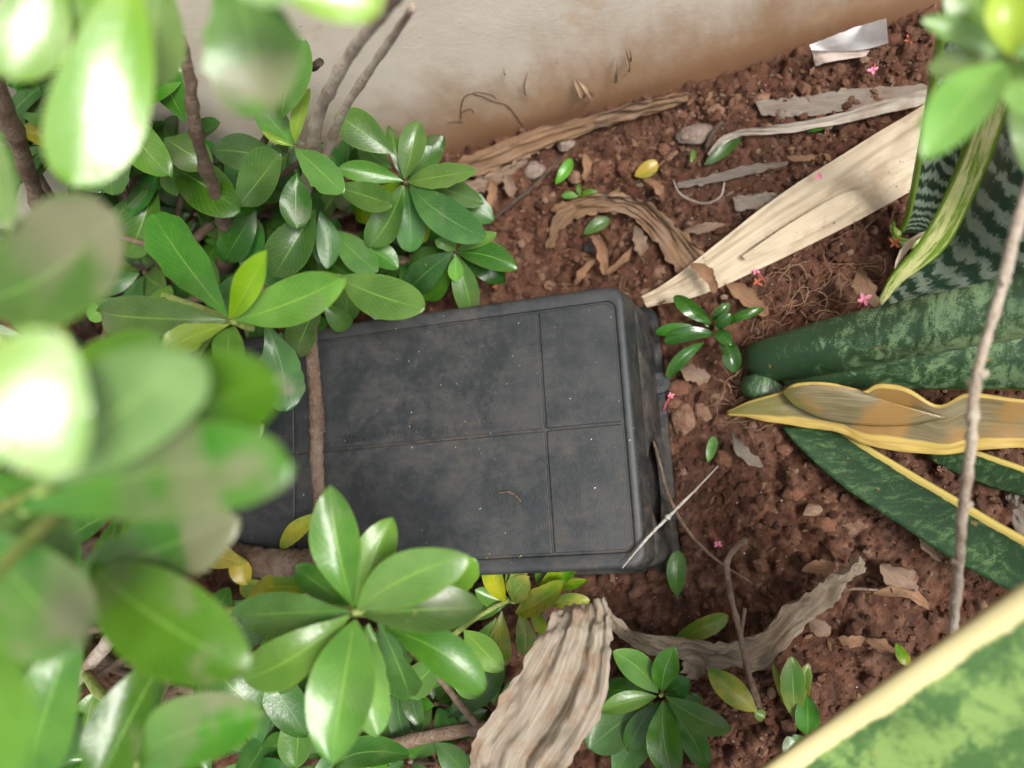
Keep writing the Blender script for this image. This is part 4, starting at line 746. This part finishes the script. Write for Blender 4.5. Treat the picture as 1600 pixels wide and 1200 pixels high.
blade('leaf', [(960, 1500, .3), (1050, 1370, 10), (1120, 1262, 17), (1195, 1200, 19), (1300, 1125, 21.5), (1400, 1055, 24), (1500, 985, 26), (1600, 915, 28), (1700, 850, 30)], [(1010, 1540, .2), (1170, 1480, 8), (1300, 1420, 13), (1400, 1380, 14.5), (1520, 1330, 16.5), (1640, 1280, 19), (1760, 1220, 21), (1860, 1150, 23), (1960, 1080, 25)], SNAKE_LIGHT, s5, bulge=0.05, th=.0035, n=56, na=18, seed=15, tip=(2020, 700, 35))

# ------------------------------------------------------------------ dry leaves and litter
def litter(name, label, cat, Lp, Rp, mat, **kw):
    o = blade(name, Lp, Rp, mat, None, **kw); drop_base(o); return tag(o, label, cat)
litter('dry_leaf', 'long cream dry snake plant leaf lying from the box corner to the right', 'dry leaf',
       [(1003, 463, .7), (1060, 428, 1.2), (1200, 318, 1.6), (1330, 233, 2.2), (1440, 166, 2.8), (1475, 145, 3.0)], [(1010, 480, .7), (1092, 462, .9), (1200, 414, 1.0), (1330, 350, 1.2), (1425, 298, 1.6), (1475, 275, 1.8)], DRY_CREAM, bulge=0.04, pleat=0.018, npl=4, th=.0012, wr=.0022, n=60, na=30, seed=21, folds=((.62, .25, .003, .05), (.28, -.1, -.002, .07)))
litter('dry_leaf_strip', 'pale strip split along the lower edge of the long cream leaf', 'dry leaf', [(1160, 400, 1.9), (1230, 352, 2.3), (1310, 305, 2.2), (1345, 296, 1.9)], [(1165, 406, 1.7), (1240, 378, 1.9), (1310, 340, 1.8), (1350, 312, 1.7)], DRY_CREAM, th=.001, n=24, wr=.001, seed=22)
litter('dry_leaf', 'dark brown curled dry leaf arching over the soil behind the box', 'dry leaf',
       [(852, 388, .6), (866, 340, 1.2), (900, 310, 1.9), (950, 300, 2.2), (1000, 310, 2.0), (1050, 345, 1.5), (1096, 395, 1.1), (1112, 420, 1.0)], [(862, 388, .4), (884, 354, .7), (912, 338, 1.0), (952, 332, 1.0), (985, 340, .8), (1020, 375, .7), (1050, 415, .8), (1074, 436, .8)], DRY_BROWN, bulge=-0.22, pleat=0.16, npl=5, th=.001, wr=.004, n=50, na=20, seed=24, jag=.004)
litter('dry_leaf', 'long brown dry leaf lying along the foot of the wall', 'dry leaf', [(690, 262, 2.0), (760, 232, 2.4), (840, 200, 2.2), (920, 180, 1.8), (1000, 158, 1.4), (1075, 142, 1.0)], [(700, 285, .8), (770, 266, .8), (840, 238, .8), (905, 212, .8), (1000, 182, .7), (1075, 160, .6)], DRY_BROWN, pleat=0.12, npl=5, th=.001, wr=.003, n=50, na=16, seed=25, jag=.003)
litter('dry_leaf', 'folded brown leaf half under the long leaf at the wall foot', 'dry leaf', [(705, 290, 1.0), (770, 268, 1.1), (830, 240, 1.0)], [(725, 312, .4), (775, 290, .4), (822, 256, .5)], DRY_SOIL, pleat=0.1, th=.001, wr=.003, n=24, seed=26, jag=.003)
litter('dry_leaf_strip', 'thin pale grey dry strip curving across the soil above the cream leaf', 'dry leaf', [(1105, 240, .8), (1128, 214, 1.4), (1165, 202, 1.8), (1230, 193, 1.9), (1310, 178, 2.0), (1380, 156, 2.4), (1450, 140, 2.6)], [(1110, 246, .6), (1135, 222, 1.0), (1170, 212, 1.2), (1235, 207, 1.2), (1320, 192, 1.3), (1390, 176, 1.6), (1450, 162, 1.8)], DRY_PALE, bulge=-0.1, th=.0009, wr=.0012, n=44, na=10, seed=27)
litter('dry_leaf', 'wide flat ash grey decayed leaf under the thin grey strip', 'dry leaf', [(1180, 158, .6), (1260, 150, .8), (1340, 138, .9), (1460, 132, .9)], [(1190, 180, .4), (1260, 182, .5), (1340, 170, .6), (1460, 156, .6)], DRY_ASH, th=.0008, wr=.0015, pleat=.03, n=36, seed=28, jag=.002)
litter('dry_leaf', 'narrow grey dry leaf with curled root lying left of the cream leaf', 'dry leaf', [(1058, 286, .8), (1110, 274, 1.0), (1170, 258, 1.0), (1232, 252, .8)], [(1060, 294, .6), (1115, 286, .7), (1175, 272, .7), (1230, 258, .7)], DRY_ASH, th=.0008, wr=.0015, n=24, seed=29, jag=.002)
litter('dry_leaf', 'short splintered grey leaf piece beside the cream leaf middle', 'dry leaf', [(1145, 308, .7), (1190, 302, .9), (1225, 300, .8)], [(1150, 330, .5), (1190, 325, .5), (1222, 312, .6)], DRY_ASH, th=.0008, wr=.002, n=20, seed=30, jag=.003)
litter('dry_leaf', 'large wrinkled greyish dry leaf standing in the bottom centre foreground', 'dry leaf', [(888, 948, 11), (866, 962, 12.5), (842, 1000, 13.5), (800, 1066, 14.5), (764, 1124, 15), (734, 1176, 15), (742, 1235, 14), (770, 1330, 8), (800, 1420, .3)], [(948, 936, 12.5), (955, 975, 13), (955, 1020, 13.5), (944, 1100, 14), (912, 1160, 14.5), (880, 1210, 15), (862, 1250, 14.5), (850, 1350, 8), (840, 1430, .3)], DRY_WOOD, bulge=0.06, pleat=0.03, npl=9, th=.0010, wr=.0045, n=70, na=44, folds=((.58, -.12, .011, .10), (.30, .1, .004, .05), (.82, -.1, .003, .05)), seed=31, jag=.003)
litter('dry_leaf', 'twisted grey brown dry leaf sweeping right from the large wrinkled one', 'dry leaf', [(945, 950, 7), (985, 985, 5.2), (1060, 1000, 3.8), (1130, 1003, 3.0), (1180, 990, 2.6), (1230, 945, 2.6), (1280, 912, 3.0), (1320, 890, 3.2), (1348, 872, 3.0)], [(952, 985, 5), (1000, 1016, 3.6), (1060, 1032, 2.2), (1130, 1044, 1.6), (1195, 1046, 1.4), (1255, 985, 1.5), (1300, 950, 1.8), (1330, 912, 2.2), (1352, 888, 2.4)], DRY_GREY, bulge=-0.10, pleat=0.06, npl=8, th=.0008, wr=.0055, n=70, na=28, folds=((.38, .3, .005, .09), (.72, -.1, .004, .06)), seed=32, jag=.004)
litter('white_wrapper', 'crumpled white wrapper scrap lying on the soil at the wall', 'wrapper', [(1265, 70, 1.2), (1300, 56, 1.1), (1345, 40, 1.2), (1385, 28, 1.0)], [(1268, 78, 1.0), (1300, 80, 1.4), (1345, 78, 1.2), (1388, 68, 1.3)], WHITE, th=.0006, wr=.0005, n=20, na=10, seed=33)
litter('soiled_wrapper', 'soiled grey flap of film just below the white wrapper', 'wrapper', [(1268, 78, 1.0), (1300, 80, 1.1), (1360, 78, 1.0)], [(1274, 104, .7), (1300, 96, .7), (1352, 88, .7)], GREYFILM, th=.0005, wr=.0012, n=14, na=8, seed=34)
small = [ # base px, tip px, width, material, label
 (992, 275, 1028, 254, 24, LM['l'], 'yellow fallen leaf on the soil behind the curled brown leaf', 1.0),
 (868, 288, 893, 248, 18, LM['g'], 'slim fresh green fallen leaf between wall leaf and curled leaf', 1.0),
 (1080, 254, 1084, 234, 9, LM['g'], 'tiny green leaflet left of the narrow grey leaf', .9),
 (1100, 258, 1158, 206, 22, LM['d'], 'dark green fallen leaf under the end of the grey strip', .7),
 (1106, 722, 1116, 682, 16, LM['g'], 'small green fallen leaf on bare soil right of the entrance hole', 1.0),
 (1058, 932, 1060, 860, 30, LM['m'], 'green fallen leaf below the lower right corner of the box', 1.6),
 (912, 366, 952, 342, 20, LM['m'], 'green leaf lying under the arch of the curled brown leaf', .8),
 (1054, 1000, 1138, 962, 30, LM['s'], 'yellowish leaf behind the twisted grey brown leaf', 1.2),
 (1262, 205, 1290, 195, 14, LM['d'], 'dark leaf fragment just below the grey strip', .7),
 (912, 240, 916, 285, 16, DRY_TAN, 'brown curled leaf hanging near the wall leaf end', 1.0),
 (1004, 280, 1040, 318, 12, DRY_TAN, 'narrow tan leaf sliver below the yellow fallen leaf', .8),
 (790, 272, 796, 308, 18, DRY_SOIL, 'brown leaf scrap beside the bright whorl near the wall', .8),
 (764, 280, 768, 330, 14, DRY_TAN, 'pale brown leaf scrap behind the bright whorl', .8),
 (922, 366, 946, 430, 18, DRY_TAN, 'curved reddish brown leaf inside the arch of the curled leaf', 1.1),
 (990, 380, 948, 428, 12, DRY_TAN, 'tan leaf crossing the curved reddish one', .9),
 (934, 402, 898, 448, 12, DRY_TAN, 'tan leaf sliver just behind the lid edge', .8),
 (992, 352, 1002, 400, 20, DRY_SOIL, 'dusky leaf scrap right of the crossing tan leaves', .8),
 (1070, 360, 1134, 352, 16, DRY_SOIL, 'brown toothed leaf touching the cream leaf', .9),
 (1076, 412, 1118, 458, 20, DRY_TAN, 'curled tan leaf lying on top of the cream leaf', 2.6),
 (1130, 440, 1200, 492, 26, DRY_TAN, 'torn tan leaf below the cream leaf', .7),
 (860, 330, 900, 322, 14, DRY_TAN, 'tan leaf scrap at the left foot of the curled leaf', .8),
 (1252, 892, 1306, 882, 20, DRY_TAN, 'small tan leaf above the tip of the twisted leaf', .8),
 (1376, 882, 1430, 930, 44, DRY_SOIL, 'broad dull brown leaf right of the twisted leaf tip', .8),
 (1352, 930, 1452, 950, 16, DRY_TAN, 'long narrow tan leaf below the broad dull brown one', .8),
 (1262, 972, 1298, 990, 24, DRY_SOIL, 'small brown leaf under the bend of the twisted leaf', .7),
 (1308, 996, 1354, 1000, 18, DRY_TAN, 'tan leaf beside the curled pink brown one', .8),
 (1352, 998, 1400, 1020, 22, DRY_TAN, 'curled pinkish brown leaf near the pale bare stem', 1.0),
 (1400, 1005, 1420, 1040, 18, LM['s'], 'yellow green leaf tucked behind the big light blade', .9),
 (1060, 575, 1110, 590, 26, DRY_SOIL, 'brown leaf scrap under the glossy seedling', .7),
 (1145, 672, 1192, 730, 18, DRY_ASH, 'grey decayed leaf curl on bare soil below the dying leaf tip', .8),
 (1440, 800, 1474, 880, 14, DRY_SOIL, 'brown leaf strip under the lower snake plant blade', .6),
 (1240, 168, 1215, 190, 16, DRY_ASH, 'pale leaf chip left of the flat grey leaf', .7),
 (1282, 240, 1230, 246, 10, DRY_TAN, 'tan shred beside the cream leaf upper edge', .7),
 (1070, 1010, 1090, 1060, 40, DRY_GREY, 'pale grey leaf end poking from under the twisted leaf', 1.4),
 (1345, 415, 1368, 480, 28, DRY_BROWN, 'brown papery leaf standing at the base of the banded snake plant', 2.4),
 (1398, 420, 1452, 362, 10, DRY_CREAM, 'thin cream leaf strip curled against the banded blade', 3.2),
]
for (x0, y0, x1, y1, wd, mt, lb, z) in small:
    a, b = U(x0, y0, z/100), U(x1, y1, (z+rnd.uniform(-.2, .5))/100); dry = mt not in LM.values()
    o = leaf(None, a, b, wd*mpp(a), mt, arch=rnd.uniform(.06, .2) if dry else .08, cup=rnd.uniform(.2, .6) if dry else .2, wave=.05 if dry else .02, pw=(.7, .5), bend=rnd.uniform(-.16, .16) if dry else 0, twist=rnd.uniform(-1.6, 1.6) if dry else 0, ragged=.55 if dry else 0, nu=18 if dry else 13, name='dry_leaf' if dry else 'fallen_leaf')
    drop_base(o); tag(o, lb, 'dry leaf' if dry else 'leaf', 'fallen leaves on the soil')

def stick(name, label, pts, mat, cat='twig', **kw):
    o = ptube(name, pts, mat, **kw); drop_base(o); return tag(o, label, cat)
stick('dead_twig', 'crooked dark dead twig standing in front of the twisted dry leaf', [(1166, 842, 6, 9), (1150, 856, 6.2, 10), (1136, 878, 6, 9), (1140, 920, 5.6, 9), (1150, 965, 5, 9), (1158, 1000, 4.4, 9), (1172, 1060, 3, 10), (1190, 1120, .5, 11)], BARK, n=40, nodes=9, bumpy=.25)
stick('forked_twig', 'short dark twig forking from beside the crooked dead twig', [(1164, 950, 4.6, 6), (1160, 975, 4.6, 7), (1156, 1000, 4.2, 8)], BARK, n=10)
stick('root_twig', 'thin brown twig arching out of the entrance hole onto the soil', [(1018, 680, 2.6, 4), (1030, 720, 3.2, 5), (1045, 775, 3.0, 6), (1075, 830, 2.2, 6), (1120, 875, 1.4, 5), (1176, 912, .8, 4)], BARK, n=30)
stick('twig', 'thin dark twig lying on the soil below the wall leaf', [(762, 350, .8, 4), (800, 318, .9, 6), (840, 285, 1, 6), (876, 244, 1, 5)], BARK_DARK, n=24)
stick('bent_root', 'pale wiry root loop around the narrow grey leaf', [(1052, 282, 1, 3), (1064, 304, 1, 4), (1098, 318, 1, 4), (1125, 308, 1, 4), (1132, 285, 1.2, 3)], GREYTWIG, n=24)
stick('twig', 'short black twig beside the large stone', [(1104, 232, .8, 8), (1112, 210, 1, 9), (1130, 190, 1, 6)], BARK_DARK, n=12)
stick('leaf_stalk', 'thin curved stalk beside the twisted leaf near the tan leaves', [(1300, 930, 1.4, 5), (1330, 920, 1.6, 5), (1372, 922, 1.2, 4)], DRY_GREY and BARK, n=14)
stick('web_straw', 'white straw wrapped in cobweb slanting past the box corner', [(1122, 728, 7, 2.5), (1090, 762, 8, 3.5), (1046, 806, 9, 5), (1012, 840, 9.6, 4.5), (972, 888, 10, 2)], STRAW, n=30)
kn = U(1043, 808, .092); o = mesh_obj('web_knot', [kn + Vector(v)*0.0017*(1+0.9*mnoise.noise(Vector(v)*3)) for v in IV2], [tuple(int(i) for i in f) for f in IF2], STRAW); par = [x for x in bpy.data.objects if x.name == 'web_straw'][0]; o.parent = par; o.matrix_parent_inverse = Matrix.Translation(-par.location)

# fibres by the snake plants: a tangle nobody could count
def tangle(name, label, spots, n, mat, Lr, seed):
    r = random.Random(seed); V = []; Fc = []
    for k in range(n):
        x, y, sx, sy, ang = r.choice(spots); p = U(x+r.gauss(0, sx), y+r.gauss(0, sy), .004); a = math.radians(ang)+r.gauss(0, .45); l = r.uniform(*Lr); rad = r.uniform(.00015, .00034)
        pts = []; q = Vector(p); 
        for i in range(7):
            hz = float(soil_height(q.x, q.y)[0]); pts.append(Vector((q.x, q.y, max(hz, -.002)+.0012+.004*math.sin(i/6*3.14)*r.random()))); a += r.gauss(0, .35); q = q + Vector((math.cos(a), math.sin(a), 0))*l/6
        b0 = len(V)
        for i, p_ in enumerate(pts):
            t_ = (pts[min(i+1, 6)]-pts[max(i-1, 0)]).normalized(); s_ = t_.cross(Vector((0, 0, 1))).normalized(); u_ = s_.cross(t_)
            for j in range(4): q_ = j*math.pi/2; V.append(p_+(s_*math.cos(q_)+u_*math.sin(q_))*rad)
        for i in range(6):
            for j in range(4): Fc.append((b0+i*4+j, b0+i*4+(j+1) % 4, b0+(i+1)*4+(j+1) % 4, b0+(i+1)*4+j))
    o = mesh_obj(name, V, Fc, mat); return tag(o, label, 'roots', kind='stuff')
tangle('root_fibres', 'tangle of thin reddish brown root fibres at the snake plant base', [(1260, 490, 45, 22, 25), (1310, 450, 30, 25, 30), (1190, 540, 22, 18, 40), (1160, 600, 14, 18, 60), (1240, 470, 40, 30, 30), (1140, 640, 14, 14, 20)], 105, FIBRE, (.010, .030), 61)
tangle('pale_fibres', 'wisps of pale grass fibre by the banded snake plant', [(1310, 415, 25, 18, 40), (1370, 340, 25, 20, 40), (1150, 480, 45, 25, 60), (1180, 200, 90, 30, 10), (900, 400, 60, 30, 30)], 34, DRY_TAN, (.008, .022), 62)

# fallen flowers: small four-petalled blossoms
def flower(x, y, z, s, mat, label, stalk=None, rot=0.0, tilt=0.5):
    e = empty('fallen_flower', U(x, y, z/100)); tag(e, label, 'flower', 'fallen blossoms'); c = e.location
    for k in range(4):
        a = rot + k*math.pi/2 + rnd.uniform(-.25, .25); d = Vector((math.cos(a), math.sin(a), tilt*rnd.uniform(.1, .8))).normalized()
        s = s*.8 if k == 0 else s; leaf(e, c, c + d*s*rnd.uniform(.55, .95), s*(0.28 if mat is ORANGE else 0.42), mat, twist=rnd.uniform(-1, 1), arch=.1, cup=.3, pw=(.6, .5), nu=7, nv=4, name='petal')
    if stalk: p = U(stalk[0], stalk[1], max(z/100-.004, .004)); tube('stalk', [c, (c+p)*.5 + Vector((0, 0, .002)), p], [.0006, .0005, .0005], REDST, e, n=8, seg=6)
flower(1350, 468, 3.6, .0075, PINK, 'pink four petalled blossom resting on the uppermost mottled blade', (1340, 482), .4)
flower(1280, 276, 2.8, .005, PINK, 'pink blossom lying on the upper part of the cream leaf', None, .2)
flower(1181, 424, 1.2, .0045, PINK, 'small pink blossom just below the cream leaf', (1196, 440), 1.0); flower(1364, 110, 1.2, .006, PINK, 'pink blossom on soil below the white wrapper', (1368, 98), .1)
flower(1122, 850, 1.0, .005, PINK, 'pink blossom on bare soil left of the crooked twig', (1114, 828), .9); flower(1048, 618, 1.0, .0045, REDST and PINK, 'crimson blossom beside the mounting ear of the box', (1036, 642), .3)
flower(1398, 380, 1.2, .008, ORANGE, 'rusty orange withered blossom at the banded snake plant foot', None, .5); flower(1422, 62, 1.0, .008, ORANGE, 'rusty withered blossom at the far right near the wall', None, .2); flower(1184, 440, .9, .007, ORANGE, 'rusty withered blossom beside the torn tan leaf', None, .8)
flower(775, 446, .9, .005, ORANGE, 'red withered blossom behind the lid left of centre', None, .2)


# stones and clods big enough to pick out
def stone(x, y, rx, ry, mat, label, seed, cat='clod', zf=.55):
    p = U(x, y, 0.004); k = mpp(p); r = random.Random(seed); so = Vector((r.random()*20, r.random()*20, 3)); h = float(soil_height(p.x, p.y)[0]); V = []
    for v in IV3:
        v = Vector(v); f = 1+0.30*mnoise.fractal(v*1.3+so, .8, 2.0, 4); V.append(Vector((v.x*rx*k*f, v.y*ry*k*f, v.z*min(rx, ry)*k*zf*f)) + Vector((p.x, p.y, h+min(rx, ry)*k*zf*.45)))
    o = mesh_obj('stone' if cat == 'stone' else 'soil_clod', V, [tuple(int(i) for i in f) for f in IF3], mat); drop_base(o); tag(o, label, cat, 'stones and clods on the soil')
stone(1086, 210, 28, 17, STONE_GREY, 'largest flat greyish stone behind the curled leaf', 1, 'stone'); stone(1066, 652, 20, 26, STONE_TAN, 'big tan clod right of the box below the mounting ear', 2); stone(1098, 640, 14, 18, STONE_TAN, 'tan clod next to the big tan clod', 3)
stone(1060, 606, 18, 13, STONE_RED, 'smooth reddish clod right beside the mounting ear', 4); stone(1050, 628, 13, 9, STONE_RED, 'small reddish clod under the mounting ear', 5); stone(918, 383, 9, 9, STONE_AND_HOLE_SHADE, 'black round pebble inside the arch of the curled leaf', 6, 'stone')
stone(856, 444, 9, 8, STONE_TAN, 'tan pebble just behind the lid', 7, 'stone'); stone(1030, 420, 15, 12, STONE_TAN, 'tan clod between the lid corner and the curled leaf', 8); stone(832, 262, 18, 14, STONE_GREY, 'grey brown clod under the wall leaf end', 9); stone(898, 275, 12, 11, STONE_TAN, 'tan clod right of the slim green leaf', 10)
stone(1050, 240, 11, 12, STONE_TAN, 'small tan stone left of the largest stone', 11, 'stone'); stone(1036, 228, 10, 9, STONE_RED, 'red clod left of the largest stone', 12); stone(1130, 716, 14, 14, STONE_RED, 'round clod on the bare soil right of the small green leaf', 13); stone(1046, 700, 12, 10, STONE_RED, 'small clod at the edge of the entrance hole', 14)
stone(976, 258, 13, 11, STONE_RED, 'red clod left of the yellow fallen leaf', 15); stone(884, 225, 14, 11, STONE_GREY, 'grey clod at the right end of the wall leaf', 16); stone(1118, 168, 14, 10, STONE_TAN, 'tan clod above the largest stone', 17); stone(1190, 150, 13, 10, STONE_TAN, 'tan clod left of the flat grey leaf', 18)
stone(1410, 905, 22, 16, STONE_RED, 'flat red clod under the broad dull brown leaf', 19); stone(1190, 800, 20, 15, STONE_RED, 'low red clod in the middle of the bare soil', 20); stone(1240, 770, 16, 13, STONE_RED, 'low red clod beneath the lower snake plant blade', 21); stone(1290, 820, 20, 14, STONE_RED, 'flat red clod farther right on the bare soil', 22); stone(1226, 700, 14, 10, STONE_RED, 'clod at the tip of the lower snake plant blade', 23)

# tiny green sprouts on the soil at the bottom left
def sprouts():
    r = random.Random(77); V = []; Fc = []
    for k in range(420):
        x, y = (r.gauss(275, 45), r.gauss(1095, 35)) if k % 2 else (r.gauss(270, 160), r.gauss(1010, 90)); p = U(x, y, 0.003); h = float(soil_height(p.x, p.y)[0]); a = r.random()*6.28; l = r.uniform(.0012, .0026); d = Vector((math.cos(a), math.sin(a), .5))*l; s = Vector((-math.sin(a), math.cos(a), 0))*l*.5; p.z = h+.001; b = len(V)
        V += [p, p+d*.5+s, p+d, p+d*.5-s]; Fc.append((b, b+1, b+2, b+3))
    o = mesh_obj('tiny_sprouts', V, Fc, MOSS); tag(o, 'scatter of tiny pale green sprouts on the soil under the left shrub', 'sprouts', kind='stuff')
sprouts()

# chips of leaf and bark trodden into the soil
def chips(name, label, n, spots, mat, lr, seed):
    r = random.Random(seed); V = []; Fc = []; uv = []
    for k in range(n):
        x, y, sx, sy = r.choice(spots); p = U(r.uniform(x-sx, x+sx), r.uniform(y-sy, y+sy), 0.004)
        if in_box(p.x, p.y, .004) or p.y > WALL_A+WALL_B*p.x-.006: continue
        h = float(soil_height(p.x, p.y)[0]); a = r.random()*6.28; l = lr[0]*(lr[1]/lr[0])**(r.random()**1.6); wd = l*r.uniform(.18, .6); d = Vector((math.cos(a), math.sin(a), r.uniform(-.25, .25))); s = Vector((-math.sin(a), math.cos(a), r.uniform(-.5, .5))); b = len(V); c = Vector((p.x, p.y, h+.0016))
        for i, f in enumerate((.3, 1, .8, .25)):
            q = c + d*l*(i/3-.5) + Vector((0, 0, .12*l*math.sin(i/3*3.14)))
            V += [q - s*wd*.5*f*r.uniform(.6, 1.2), q + Vector((0, 0, .1*wd)), q + s*wd*.5*f*r.uniform(.6, 1.2)]; uv += [(i/3, 0), (i/3, .5), (i/3, 1)]
        for i in range(3):
            for j in range(2): Fc.append((b+i*3+j, b+(i+1)*3+j, b+(i+1)*3+j+1, b+i*3+j+1))
    o = mesh_obj(name, V, Fc, mat, None, uv); tag(o, label, 'leaf litter', kind='stuff')
up = [(1150, 200, 260, 110), (1080, 330, 220, 110), (1250, 120, 180, 60), (900, 320, 150, 110)]; lowr = [(1250, 850, 230, 250), (1150, 1000, 250, 180)]; und = [(300, 1050, 320, 160), (250, 400, 260, 200)]
chips('brown_litter', 'fine brown leaf chips strewn over the soil', 420, up+lowr+und, DRY_TAN, (.0018, .008), 71)
chips('pale_litter', 'fine pale leaf chips strewn over the soil near the wall', 300, up+up+und, DRY_GREY, (.0015, .007), 72)
chips('white_flecks', 'tiny whitish flecks sprinkled over the soil', 220, up+lowr+und, WEB, (.0006, .0014), 73)

stick('dried_stalk', 'small reddish curled stalk lying on the lid', [(778, 770, 9.45, 2.5), (795, 769, 9.6, 3), (806, 775, 9.5, 3), (814, 784, 9.45, 2.5)], REDST and BARK_RED, cat='stalk', n=14)
